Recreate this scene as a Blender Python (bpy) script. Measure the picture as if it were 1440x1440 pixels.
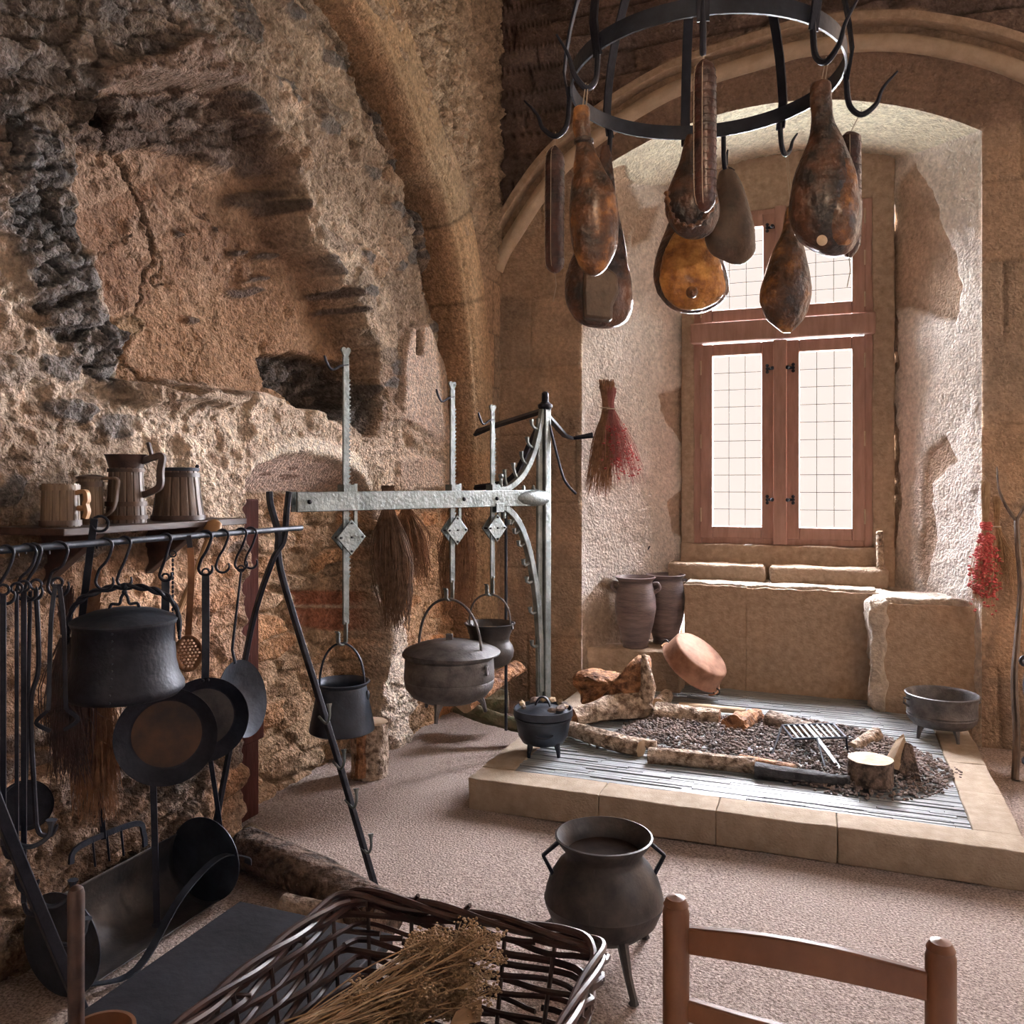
import bpy, math, random
import numpy as np
from mathutils import Vector, Matrix

SC = bpy.context.scene
for _o in list(bpy.data.objects):
    bpy.data.objects.remove(_o, do_unlink=True)
COL = SC.collection
PI = math.pi
V = Vector

# ------------------------------------------------------------------ camera
YAW = math.radians(21.0)
CS, SN = math.cos(YAW), math.sin(YAW)
FPX, HORIZON, EYE = 1200.0, 680.0, 1.5
cam_d = bpy.data.cameras.new('camera')
cam = bpy.data.objects.new('camera', cam_d)
COL.objects.link(cam)
cam.location = (0, 0, EYE)
cam.rotation_euler = (PI / 2, 0, YAW)
cam_d.sensor_width = 36
cam_d.lens = 36 * FPX / 1440
cam_d.shift_y = (HORIZON - 720) / 1440
cam_d.clip_start = 0.05
SC.camera = cam

# ------------------------------------------------------------------ world, lights, exposure
SC.view_settings.view_transform = 'Standard'
SC.view_settings.look = 'None'
SC.view_settings.gamma = 1
SC.view_settings.exposure = -0.52
SC.cycles.use_denoising = True
SC.cycles.max_bounces = 7
SC.cycles.diffuse_bounces = 4
SC.cycles.transparent_max_bounces = 12
SC.cycles.sample_clamp_indirect = 6
SC.cycles.caustics_reflective = False
SC.cycles.caustics_refractive = False
world = bpy.data.worlds.new('world')
SC.world = world
world.use_nodes = True
wn = world.node_tree
bgn = wn.nodes['Background']
bgn.inputs[0].default_value = (0.90, 0.78, 0.73, 1)      # hazy overcast sky
bgn.inputs[1].default_value = 1.8


def light(name, kind, loc, target, energy, color, **kw):
    d = bpy.data.lights.new(name, kind)
    o = bpy.data.objects.new(name, d)
    COL.objects.link(o)
    o.location = loc
    o.rotation_euler = (V(target) - V(loc)).to_track_quat('-Z', 'Y').to_euler()
    d.energy = energy
    d.color = color
    for k, v in kw.items():
        setattr(d, k, v)
    return o

# overcast sky seen through the window: a very wide, soft sun
light('daylight', 'SUN', (-0.62, 9, 5.6), (-0.45, 5.0, 2.9), 370.0, (0.95, 0.92, 1.0), angle=math.radians(100))
# added upward sun brightening the niche vault, standing in for ground bounce
light('upward_fill', 'SUN', (-0.3, 9, 0.0), (-0.4, 5.6, 3.0), 85.0, (0.98, 1.0, 0.95), angle=math.radians(110))
# added unseen area fills, at the right-wall opening and behind the visitor
light('right_fill', 'AREA', (2.45, 2.3, 2.3), (-0.6, 2.9, 0.0), 7, (0.86, 0.88, 1.0), shape='RECTANGLE', size=1.0, size_y=1.6, spread=math.radians(95))
light('rear_fill', 'AREA', (0.8, -2.3, 2.4), (-1.6, 4.5, 0.6), 2.5, (0.72, 0.80, 1.0), shape='RECTANGLE', size=1.4, size_y=1.4)
# warm display spots of the museum kitchen
light('display_spot_right', 'SPOT', (1.75, 1.6, 2.2), (0.98, 5.4, 0.7), 120, (1.0, 0.58, 0.32), spot_size=math.radians(44), spot_blend=0.8, shadow_soft_size=0.04)
light('display_spot_left', 'SPOT', (0.5, 0.2, 2.9), (-1.70, 5.2, 0.9), 135, (1.0, 0.70, 0.47), spot_size=math.radians(36), spot_blend=0.9, shadow_soft_size=0.08)

# ------------------------------------------------------------------ picture <-> place
def P(px, py, X=None, Y=None, Z=None, d=None):
    """the point of the kitchen on the sight line of a picture point, at a plane or a distance"""
    t = (px - 720) / FPX
    w = (py - HORIZON) / FPX
    if X is not None:
        d = X / (CS * t - SN)
    elif Y is not None:
        d = Y / (CS + SN * t)
    elif Z is not None:
        d = (EYE - Z) / w
    return V((d * (CS * t - SN), d * (CS + SN * t), EYE - w * d))


def proj(x, y, z):
    d = -SN * x + CS * y
    u = CS * x + SN * y
    return 720 + FPX * u / d, HORIZON - FPX * (z - EYE) / d

# ------------------------------------------------------------------ numpy noise
def _hash(ix, iy, seed):
    h = (ix.astype(np.int64) * 374761393 + iy.astype(np.int64) * 668265263 + seed * 144665) & 0xFFFFFFFF
    h = ((h ^ (h >> 13)) * 1274126177) & 0xFFFFFFFF
    h = (h ^ (h >> 16)) & 0xFFFFFFFF
    return h.astype(np.float64) / 4294967295.0


def vnoise(x, y, seed=0):
    ix, iy = np.floor(x), np.floor(y)
    fx, fy = x - ix, y - iy
    fx = fx * fx * fx * (fx * (fx * 6 - 15) + 10)
    fy = fy * fy * fy * (fy * (fy * 6 - 15) + 10)
    a, b = _hash(ix, iy, seed), _hash(ix + 1, iy, seed)
    c, d = _hash(ix, iy + 1, seed), _hash(ix + 1, iy + 1, seed)
    return (a + (b - a) * fx) * (1 - fy) + (c + (d - c) * fx) * fy


def fbm(x, y, seed=0, octv=5, gain=0.5):
    s, amp, tot = 0, 1.0, 0
    for k in range(octv):
        s = s + amp * vnoise(x * 2 ** k + 17.3 * k, y * 2 ** k - 9.1 * k, seed + k)
        tot += amp
        amp *= gain
    return s / tot * 2 - 1


def worley(x, y, seed=0, jit=0.9):
    ix, iy = np.floor(x), np.floor(y)
    f1 = np.full(x.shape, 9.0)
    f2 = np.full(x.shape, 9.0)
    cid = np.zeros(x.shape)
    for i in (-1, 0, 1):
        for j in (-1, 0, 1):
            cx, cy = ix + i, iy + j
            h1, h2 = _hash(cx, cy, seed), _hash(cx, cy, seed + 77)
            dd = np.hypot(cx + .5 + (h1 - .5) * jit - x, cy + .5 + (h2 - .5) * jit - y)
            near = dd < f1
            f2 = np.where(near, f1, np.minimum(f2, dd))
            cid = np.where(near, _hash(cx, cy, seed + 5), cid)
            f1 = np.where(near, dd, f1)
    return f1, f2, cid


def sstep(a, b, x):
    t = np.clip((x - a) / (b - a), 0, 1)
    return t * t * (3 - 2 * t)


def polydist(x, y, poly):
    """signed distance to a polygon, positive inside"""
    best = np.full(x.shape, 1e9)
    ins = np.zeros(x.shape, bool)
    n = len(poly)
    for i in range(n):
        x0, y0 = poly[i]
        x1, y1 = poly[(i + 1) % n]
        dx, dy = x1 - x0, y1 - y0
        t = np.clip(((x - x0) * dx + (y - y0) * dy) / (dx * dx + dy * dy + 1e-9), 0, 1)
        best = np.minimum(best, np.hypot(x - x0 - t * dx, y - y0 - t * dy))
        if y0 != y1:
            c = ((y0 > y) != (y1 > y)) & (x < (x1 - x0) * (y - y0) / (y1 - y0) + x0)
            ins ^= c
    return np.where(ins, best, -best)


def mixc(c, col, m):
    return c * (1 - m[..., None]) + np.array(col) * m[..., None] if not isinstance(col, np.ndarray) or col.ndim == 1 else c * (1 - m[..., None]) + col * m[..., None]

# ------------------------------------------------------------------ objects
def link(o, parent=None):
    COL.objects.link(o)
    if parent is not None:
        o.parent = parent
    return o


def thing(name, label, cat, loc=(0, 0, 0), rotz=0.0, group=None):
    o = bpy.data.objects.new(name, None)
    COL.objects.link(o)
    o.empty_display_size = 0.05
    o.location = loc
    o.rotation_euler = (0, 0, rotz)
    o['label'] = label
    o['category'] = cat
    if group:
        o['group'] = group
    return o


def tag(o, label, cat, group=None, kind=None):
    o['label'] = label
    o['category'] = cat
    if group:
        o['group'] = group
    if kind:
        o['kind'] = kind
    return o


def struct(o):
    o['kind'] = 'structure'
    return o


def dup(root, loc, rotz=None, label=None, scale=None):
    r = root.copy()
    COL.objects.link(r)
    r.location = loc
    if rotz is not None:
        r.rotation_euler = (0, 0, rotz)
    if scale is not None:
        r.scale = (scale,) * 3
    if label:
        r['label'] = label
    for ch in list(root.children):
        c = ch.copy()
        COL.objects.link(c)
        c.parent = r
        for g in list(ch.children):
            e = g.copy()
            COL.objects.link(e)
            e.parent = c
    return r


class MB:
    def __init__(self):
        self.v, self.f = [], []

    def add(self, vs, fs, M=None):
        b = len(self.v)
        for p in vs:
            p = V(p)
            self.v.append(M @ p if M is not None else p)
        for f in fs:
            self.f.append([i + b for i in f])
        return self

    def box(self, c, s, M=None, taper=1.0):
        x, y, z = s[0] / 2, s[1] / 2, s[2] / 2
        vs = []
        for k in (-1, 1):
            q = taper if k > 0 else 1
            vs += [(-x * q, -y * q, k * z), (x * q, -y * q, k * z), (x * q, y * q, k * z), (-x * q, y * q, k * z)]
        vs = [V(p) + V((0, 0, 0)) for p in vs]
        R = M if M is not None else Matrix()
        vs = [V(c) + R @ p for p in vs]
        return self.add(vs, [(3, 2, 1, 0), (4, 5, 6, 7), (0, 1, 5, 4), (1, 2, 6, 5), (2, 3, 7, 6), (3, 0, 4, 7)])

    def tube(self, pts, r, n=8, cap=True, M=None, flat=1.0, up=None, twist=0.0, prof=None):
        pts = [V(p) for p in pts]
        m = len(pts)
        rs = r if isinstance(r, (list, tuple)) else [r] * m
        T = []
        for i in range(m):
            a, b = pts[max(i - 1, 0)], pts[min(i + 1, m - 1)]
            t = b - a
            T.append(t.normalized() if t.length > 1e-9 else V((0, 0, 1)))
        u = V(up) if up is not None else (V((0, 0, 1)) if abs(T[0].z) < 0.9 else V((1, 0, 0)))
        vs = []
        for i in range(m):
            if up is not None:
                u = V(up)
            u = (u - T[i] * u.dot(T[i]))
            u = u.normalized() if u.length > 1e-6 else T[i].orthogonal().normalized()
            w = T[i].cross(u)
            for k in range(n):
                if prof is not None:
                    a, b = prof[k]
                else:
                    an = 2 * PI * k / n + twist * i
                    a, b = math.cos(an), math.sin(an) * flat
                vs.append(pts[i] + u * (a * rs[i]) + w * (b * rs[i]))
        fs = []
        for i in range(m - 1):
            for k in range(n):
                k2 = (k + 1) % n
                fs.append((i * n + k, i * n + k2, (i + 1) * n + k2, (i + 1) * n + k))
        if cap:
            fs.append(tuple(range(n))[::-1])
            fs.append(tuple((m - 1) * n + k for k in range(n)))
        return self.add(vs, fs, M)

    def bar(self, pts, w, t, up, M=None):
        """rectangular bar: w along 'up', t across"""
        return self.tube(pts, 1.0, 4, up=up, M=M, prof=[(w / 2, t / 2), (-w / 2, t / 2), (-w / 2, -t / 2), (w / 2, -t / 2)])

    def lathe(self, prof, n=40, c=(0, 0, 0), M=None, cap0=True, cap1=True):
        vs, fs = [], []
        for (r, z) in prof:
            for k in range(n):
                a = 2 * PI * k / n
                vs.append((r * math.cos(a), r * math.sin(a), z))
        m = len(prof)
        for i in range(m - 1):
            for k in range(n):
                k2 = (k + 1) % n
                fs.append((i * n + k, i * n + k2, (i + 1) * n + k2, (i + 1) * n + k))
        if cap0:
            fs.append(tuple(range(n))[::-1])
        if cap1:
            fs.append(tuple((m - 1) * n + k for k in range(n)))
        R = M if M is not None else Matrix()
        return self.add([V(c) + R @ V(p) for p in vs], fs)

    def ball(self, c, r, n=8, m=6, sc=(1, 1, 1), M=None):
        prof = [(r * math.sin(PI * (i + .001) / m), -r * math.cos(PI * i / m)) for i in range(m + 1)]
        prof[0] = (r * .02, -r)
        prof[-1] = (r * .02, r)
        R = (M if M is not None else Matrix.Identity(3).to_4x4()) @ Matrix.Diagonal((*sc, 1))
        return self.lathe(prof, n, c, R)

    def build(self, name, m, parent=None, smooth=True, bevel=0.0, world=True, sharp=35, sub=0):
        off = parent.location if (parent is not None and world) else V((0, 0, 0))
        R = Matrix()
        if parent is not None and world:
            p = parent
            off = V((0, 0, 0))
            Mx = Matrix()
            ch = []
            while p is not None:
                ch.append(p)
                p = p.parent
            for q in reversed(ch):
                Mx = Mx @ (Matrix.Translation(q.location) @ q.rotation_euler.to_matrix().to_4x4())
            R = Mx.inverted()
        me = bpy.data.meshes.new(name)
        me.from_pydata([R @ p for p in self.v], [], self.f)
        me.materials.append(m)
        if smooth:
            me.polygons.foreach_set('use_smooth', [True] * len(me.polygons))
            try:
                me.set_sharp_from_angle(angle=math.radians(sharp))
            except Exception:
                pass
        me.update()
        o = bpy.data.objects.new(name, me)
        link(o, parent)
        if bevel:
            b = o.modifiers.new('bevel', 'BEVEL')
            b.width = bevel
            b.segments = 2
            b.limit_method = 'ANGLE'
            b.angle_limit = math.radians(40)
        if sub:
            s = o.modifiers.new('sub', 'SUBSURF')
            s.levels = sub
            s.render_levels = sub
        return o


def np_mesh(name, verts, nu, nv, col, m, parent=None, closed=False):
    """grid mesh of nu x nv vertices with a colour per vertex"""
    i = np.arange(nu - (0 if closed else 1))
    j = np.arange(nv - 1)
    I, J = np.meshgrid(i, j, indexing='ij')
    I2 = (I + 1) % nu
    q = np.stack([I * nv + J, I2 * nv + J, I2 * nv + J + 1, I * nv + J + 1], -1).reshape(-1, 4)
    me = bpy.data.meshes.new(name)
    me.vertices.add(nu * nv)
    me.vertices.foreach_set('co', verts.reshape(-1).astype(np.float32))
    me.loops.add(q.size)
    me.loops.foreach_set('vertex_index', q.reshape(-1).astype(np.int32))
    me.polygons.add(len(q))
    me.polygons.foreach_set('loop_start', (np.arange(len(q)) * 4).astype(np.int32))
    me.polygons.foreach_set('loop_total', np.full(len(q), 4, np.int32))
    me.update(calc_edges=True)
    me.polygons.foreach_set('use_smooth', np.ones(len(q), bool))
    if col is not None:
        a = me.color_attributes.new('Col', 'FLOAT_COLOR', 'POINT')
        c4 = np.concatenate([np.clip(col.reshape(-1, 3), 0, 1), np.ones((nu * nv, 1))], 1)
        a.data.foreach_set('color', c4.reshape(-1).astype(np.float32))
    me.materials.append(m)
    o = bpy.data.objects.new(name, me)
    link(o, parent)
    return o


def smoothpts(pts, n=6):
    """Catmull-Rom through the points"""
    pts = [V(p) for p in pts]
    out = []
    for i in range(len(pts) - 1):
        p0 = pts[max(i - 1, 0)]
        p1, p2 = pts[i], pts[i + 1]
        p3 = pts[min(i + 2, len(pts) - 1)]
        for k in range(n):
            t = k / n
            out.append(0.5 * ((2 * p1) + (p2 - p0) * t + (2 * p0 - 5 * p1 + 4 * p2 - p3) * t * t + (3 * p1 - p0 - 3 * p2 + p3) * t ** 3))
    out.append(pts[-1])
    return out

# ------------------------------------------------------------------ materials
_mats = {}


def mat(name, c1, c2=None, rough=0.6, metal=0.0, scale=12.0, bump=0.15, bscale=None, c3=None, stretch=(1, 1, 1), dist=0.004, spec=0.5, coat=0.0, detail=6, attr=False, lo=0.35, hi=0.65):
    if name in _mats:
        return _mats[name]
    m = bpy.data.materials.new(name)
    m.use_nodes = True
    nt = m.node_tree
    nd, ln = nt.nodes, nt.links
    b = nd['Principled BSDF']
    b.inputs['Roughness'].default_value = rough
    b.inputs['Metallic'].default_value = metal
    b.inputs['Specular IOR Level'].default_value = spec
    if coat:
        b.inputs['Coat Weight'].default_value = coat
        b.inputs['Coat Roughness'].default_value = 0.25
    tc = nd.new('ShaderNodeTexCoord')
    mp = nd.new('ShaderNodeMapping')
    mp.inputs['Scale'].default_value = stretch
    ln.new(tc.outputs['Object'], mp.inputs['Vector'])
    no = nd.new('ShaderNodeTexNoise')
    no.inputs['Scale'].default_value = scale
    no.inputs['Detail'].default_value = detail
    no.inputs['Roughness'].default_value = 0.62
    ln.new(mp.outputs[0], no.inputs['Vector'])
    if attr:
        at = nd.new('ShaderNodeAttribute')
        at.attribute_name = 'Col'
        rp = nd.new('ShaderNodeValToRGB')
        rp.color_ramp.elements[0].position = 0.3
        rp.color_ramp.elements[0].color = (*c1, 1)
        rp.color_ramp.elements[1].position = 0.7
        rp.color_ramp.elements[1].color = (*(c2 or (1, 1, 1)), 1)
        ln.new(no.outputs['Fac'], rp.inputs[0])
        mx = nd.new('ShaderNodeMix')
        mx.data_type = 'RGBA'
        mx.blend_type = 'MULTIPLY'
        mx.inputs[0].default_value = 1
        ln.new(at.outputs['Color'], mx.inputs[6])
        ln.new(rp.outputs[0], mx.inputs[7])
        ln.new(mx.outputs[2], b.inputs['Base Color'])
    else:
        rp = nd.new('ShaderNodeValToRGB')
        e = rp.color_ramp.elements
        e[0].position, e[0].color = lo, (*c1, 1)
        e[1].position, e[1].color = hi, (*(c2 or c1), 1)
        if c3:
            k = e.new((lo + hi) / 2)
            k.color = (*c3, 1)
        ln.new(no.outputs['Fac'], rp.inputs[0])
        ln.new(rp.outputs[0], b.inputs['Base Color'])
    if bump:
        n2 = nd.new('ShaderNodeTexNoise')
        n2.inputs['Scale'].default_value = bscale or scale * 4
        n2.inputs['Detail'].default_value = 5
        ln.new(mp.outputs[0], n2.inputs['Vector'])
        bp = nd.new('ShaderNodeBump')
        bp.inputs['Strength'].default_value = bump
        bp.inputs['Distance'].default_value = dist
        ln.new(n2.outputs['Fac'], bp.inputs['Height'])
        ln.new(bp.outputs[0], b.inputs['Normal'])
    _mats[name] = m
    return m

M_STONE = mat('masonry', (0.50, 0.49, 0.48), (1.42, 1.38, 1.33), rough=0.93, scale=42, bump=1.0, bscale=75, dist=0.028, attr=True, spec=0.2)
M_PLAST = mat('plastered_masonry', (0.68, 0.67, 0.66), (1.2, 1.18, 1.16), rough=0.92, scale=34, bump=1.0, bscale=60, dist=0.022, attr=True, spec=0.2)
M_SAND = mat('sandstone', (0.31, 0.23, 0.165), (0.55, 0.425, 0.32), rough=0.9, scale=26, bump=0.9, bscale=60, dist=0.010, spec=0.25, lo=.25, hi=.75)
M_SANDL = mat('pale_sandstone', (0.50, 0.39, 0.28), (0.64, 0.53, 0.41), rough=0.9, scale=9, bump=0.5, bscale=90, dist=0.006, spec=0.3)
M_FLOOR = mat('pink_grit_floor', (0.17, 0.128, 0.112), (0.56, 0.45, 0.395), rough=0.85, scale=120, bump=1.0, bscale=110, dist=0.012, spec=0.3, detail=4)
M_KERB = mat('kerb_sandstone', (0.30, 0.235, 0.175), (0.46, 0.375, 0.29), rough=0.9, scale=18, bump=0.6, bscale=110, dist=0.006, spec=0.25, lo=.25, hi=.75)
M_DIRT = mat('earth', (0.23, 0.12, 0.07), (0.36, 0.20, 0.12), rough=0.95, scale=30, bump=0.6, bscale=80)
M_IRON = mat('black_iron', (0.007, 0.009, 0.017), (0.022, 0.027, 0.042), rough=0.52, metal=0.3, scale=14, bump=0.45, bscale=70, dist=0.004, spec=0.4)
M_IRONB = mat('blued_iron', (0.016, 0.022, 0.034), (0.05, 0.062, 0.085), rough=0.46, metal=0.45, scale=9, bump=0.35, bscale=60, dist=0.004)
M_STEEL = mat('forged_steel', (0.11, 0.135, 0.14), (0.27, 0.31, 0.31), rough=0.42, metal=0.65, scale=10, bump=0.7, bscale=60, dist=0.006)
M_CAST = mat('grey_cast_iron', (0.065, 0.063, 0.068), (0.15, 0.143, 0.145), rough=0.5, metal=0.4, scale=16, bump=0.5, bscale=90, dist=0.004)
M_RUSTI = mat('rusty_iron', (0.035, 0.028, 0.028), (0.12, 0.065, 0.04), rough=0.6, metal=0.3, scale=7, bump=0.3, bscale=50)
M_BRONZE = mat('old_bronze', (0.030, 0.030, 0.034), (0.080, 0.070, 0.066), rough=0.48, metal=0.4, scale=12, bump=0.4, bscale=80, dist=0.003)
M_COPPER = mat('worn_copper', (0.17, 0.085, 0.055), (0.34, 0.19, 0.13), rough=0.72, metal=0.25, scale=9, bump=0.25, bscale=40, dist=0.003, spec=0.25)
M_COPPERD = mat('tarnished_copper', (0.20, 0.095, 0.05), (0.40, 0.20, 0.10), rough=0.45, metal=0.5, scale=12, bump=0.2)
M_CLAY = mat('grey_clay', (0.085, 0.068, 0.072), (0.21, 0.16, 0.155), rough=0.4, scale=5, bump=0.5, bscale=30, stretch=(1, 1, 6), dist=0.006)
M_WOODR = mat('red_painted_wood', (0.35, 0.20, 0.16), (0.46, 0.28, 0.23), rough=0.55, scale=5, bump=0.3, bscale=20, stretch=(6, 6, 1), dist=0.003)
M_DOORW = mat('dark_red_boards', (0.040, 0.013, 0.011), (0.085, 0.030, 0.024), rough=0.85, scale=4, bump=0.4, bscale=18, stretch=(8, 8, 1), spec=0.1)
M_CHAIR = mat('orange_brown_wood', (0.115, 0.045, 0.022), (0.215, 0.098, 0.05), rough=0.45, scale=4, bump=0.2, bscale=20, stretch=(1, 6, 1), dist=0.002)
M_OAK = mat('grey_brown_oak', (0.045, 0.030, 0.024), (0.15, 0.10, 0.07), rough=0.5, scale=8, bump=0.5, bscale=30, stretch=(5, 5, 0.7), dist=0.003)
M_OAKL = mat('light_stave_oak', (0.08, 0.055, 0.035), (0.24, 0.17, 0.11), rough=0.5, scale=8, bump=0.5, bscale=30, stretch=(5, 5, 0.7), dist=0.003)
M_DARKW = mat('dark_wood', (0.022, 0.012, 0.011), (0.07, 0.038, 0.030), rough=0.5, scale=6, bump=0.4, bscale=24, stretch=(4, 0.6, 4), dist=0.003)
M_SPOON = mat('pale_spoon_wood', (0.40, 0.22, 0.10), (0.58, 0.36, 0.19), rough=0.55, scale=8, bump=0.2)
M_BLACKT = mat('black_table_top', (0.006, 0.006, 0.010), (0.022, 0.023, 0.032), rough=0.7, scale=5, bump=0.5, bscale=40, dist=0.004, spec=0.25)
M_BARK = mat('grey_bark', (0.08, 0.055, 0.04), (0.42, 0.33, 0.26), rough=0.9, scale=22, bump=1.0, bscale=34, dist=0.025, lo=.38, hi=.62)
M_BARKD = mat('dark_bark', (0.03, 0.02, 0.016), (0.18, 0.125, 0.095), rough=0.95, scale=22, bump=1.0, bscale=34, dist=0.03, lo=.38, hi=.62)
M_BARKP = mat('pale_dry_wood', (0.13, 0.08, 0.05), (0.60, 0.47, 0.355), rough=0.85, scale=26, bump=1.0, bscale=40, dist=0.03, lo=.38, hi=.6)
M_SPLIT = mat('split_orange_wood', (0.11, 0.045, 0.022), (0.48, 0.24, 0.115), rough=0.8, scale=20, bump=1.0, bscale=34, dist=0.025, lo=.38, hi=.62)
M_CUT = mat('cut_wood_end', (0.45, 0.32, 0.20), (0.68, 0.53, 0.37), rough=0.8, scale=14, bump=0.3, bscale=60)
M_CHAR = mat('charred_wood', (0.010, 0.010, 0.012), (0.07, 0.068, 0.072), rough=0.85, scale=20, bump=1.0, bscale=40, dist=0.01)
M_COAL = mat('charcoal', (0.035, 0.03, 0.03), (0.33, 0.255, 0.225), rough=0.85, scale=9, bump=0.5, bscale=60, lo=0.3, hi=0.75)
M_MOSS = mat('mossy_bark', (0.05, 0.06, 0.025), (0.17, 0.13, 0.08), rough=0.95, scale=12, bump=1.0, bscale=30, dist=0.012)
M_TWIG = mat('twig_brown', (0.17, 0.085, 0.045), (0.38, 0.21, 0.12), rough=0.8, scale=30, bump=0)
M_TWIGD = mat('twig_dark', (0.10, 0.06, 0.04), (0.24, 0.15, 0.10), rough=0.8, scale=30, bump=0)
M_STRAW = mat('dry_straw', (0.36, 0.26, 0.16), (0.56, 0.43, 0.29), rough=0.85, scale=20, bump=0)
M_FLOW = mat('dried_flower_tan', (0.23, 0.14, 0.075), (0.42, 0.29, 0.165), rough=0.9, scale=40, bump=0)
M_REDF = mat('dried_flower_red', (0.42, 0.06, 0.07), (0.62, 0.16, 0.15), rough=0.85, scale=40, bump=0)
M_PINKF = mat('dried_flower_pink', (0.36, 0.13, 0.13), (0.5, 0.24, 0.22), rough=0.85, scale=40, bump=0)
M_WILL = mat('willow_rod', (0.018, 0.010, 0.011), (0.075, 0.036, 0.030), rough=0.4, scale=14, bump=0.2, bscale=40, dist=0.002)
M_WILLD = mat('willow_dark', (0.016, 0.010, 0.011), (0.06, 0.032, 0.028), rough=0.4, scale=14, bump=0.2, bscale=40, dist=0.002)
M_STRING = mat('string', (0.40, 0.34, 0.26), (0.6, 0.52, 0.42), rough=0.9, bump=0)
M_HAM = mat('smoked_ham_skin', (0.022, 0.012, 0.008), (0.42, 0.19, 0.055), rough=0.34, scale=10, bump=1.0, bscale=30, dist=0.02, coat=0.3, c3=(0.11, 0.045, 0.018), lo=.36, hi=.66)
M_HAMD = mat('dark_ham_skin', (0.010, 0.008, 0.009), (0.15, 0.06, 0.028), rough=0.36, scale=9, bump=1.0, bscale=30, dist=0.02, coat=0.25, lo=.4, hi=.68)
M_HAMF = mat('golden_ham_fat', (0.20, 0.07, 0.018), (0.78, 0.43, 0.13), rough=0.4, scale=14, bump=1.0, bscale=30, dist=0.02, coat=0.15, c3=(0.5, 0.22, 0.05), lo=.36, hi=.62)
M_HAMG = mat('brown_ham_cut', (0.045, 0.030, 0.022), (0.13, 0.088, 0.06), rough=0.5, scale=9, bump=0.8, bscale=30, dist=0.01)
M_SAUS = mat('salami_skin', (0.016, 0.008, 0.010), (0.085, 0.030, 0.022), rough=0.30, scale=22, bump=0.9, bscale=60, dist=0.008, coat=0.3)
M_PAPER = mat('brown_card', (0.22, 0.13, 0.07), (0.28, 0.17, 0.09), rough=0.8, bump=0)
M_NET = mat('net_string', (0.05, 0.032, 0.028), (0.10, 0.07, 0.06), rough=0.8, bump=0)
M_LEAD = mat('lead_came', (0.09, 0.075, 0.075), (0.13, 0.11, 0.11), rough=0.9, bump=0, spec=0.1)
M_LIQ = mat('dark_residue', (0.012, 0.008, 0.007), (0.03, 0.02, 0.016), rough=0.95, spec=0.05, bump=0.3)
M_BRICK = mat('brick_red_stone', (0.27, 0.10, 0.06), (0.42, 0.19, 0.11), rough=0.9, scale=14, bump=0.6, bscale=60)


def glass_mat():
    m = bpy.data.materials.new('window_glass')
    m.use_nodes = True
    nt = m.node_tree
    nt.nodes.clear()
    o = nt.nodes.new('ShaderNodeOutputMaterial')
    t = nt.nodes.new('ShaderNodeBsdfTransparent')
    t.inputs[0].default_value = (0.97, 0.98, 0.97, 1)
    g = nt.nodes.new('ShaderNodeBsdfGlossy')
    g.inputs['Roughness'].default_value = 0.1
    x = nt.nodes.new('ShaderNodeMixShader')
    x.inputs[0].default_value = 0.04
    nt.links.new(t.outputs[0], x.inputs[1])
    nt.links.new(g.outputs[0], x.inputs[2])
    nt.links.new(x.outputs[0], o.inputs[0])
    return m

M_GLASS = glass_mat()
M_SLATE = mat('edge_slate', (0.17, 0.19, 0.205), (0.40, 0.435, 0.45), rough=0.42, scale=9, bump=0.4, bscale=60, dist=0.004, stretch=(0.4, 6, 1), spec=0.6)

M_MORTAR = mat('pale_lime_mortar', (0.50, 0.43, 0.355), (0.72, 0.645, 0.555), rough=0.92, scale=26, bump=1.0, bscale=50, dist=0.02, spec=0.2)
# ================================================================== STRUCTURE
def ashlar(x, z, seed, h=0.34, w=0.62):
    """coursed blocks: joint depth mask and a value per block"""
    zz = z + 0.02 * fbm(x * 1.3, z * 1.3, seed + 3, 3)
    xx = x + 0.02 * fbm(x * 1.5, z * 1.5, seed + 9, 3)
    r = np.floor(zz / h)
    off = _hash(r, r * 0 + 3, seed) * w
    c = np.floor((xx + off) / w)
    fz = zz / h - r
    fx = (xx + off) / w - c
    dj = np.minimum(np.minimum(fz, 1 - fz) * h, np.minimum(fx, 1 - fx) * w)
    return 1 - sstep(0.002, 0.014, dj), _hash(c, r, seed + 1)


def block_tint(base, cid, amt=0.22, warm=0.1):
    k = 1 + (cid - .5)[..., None] * 2 * amt
    w = ((cid * 7.3) % 1 - .5)[..., None] * np.array([warm, 0, -warm])
    return np.array(base) * k * (1 + w)

MORT, MORTL, SLATE = np.array((.35, .275, .215)), np.array((.60, .49, .385)), np.array((.105, .108, .115))
BROWNP, CREAM, SAND, WHITEP = np.array((.29, .185, .13)), np.array((.62, .48, .37)), np.array((.46, .335, .24)), np.array((.88, .82, .76))


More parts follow.
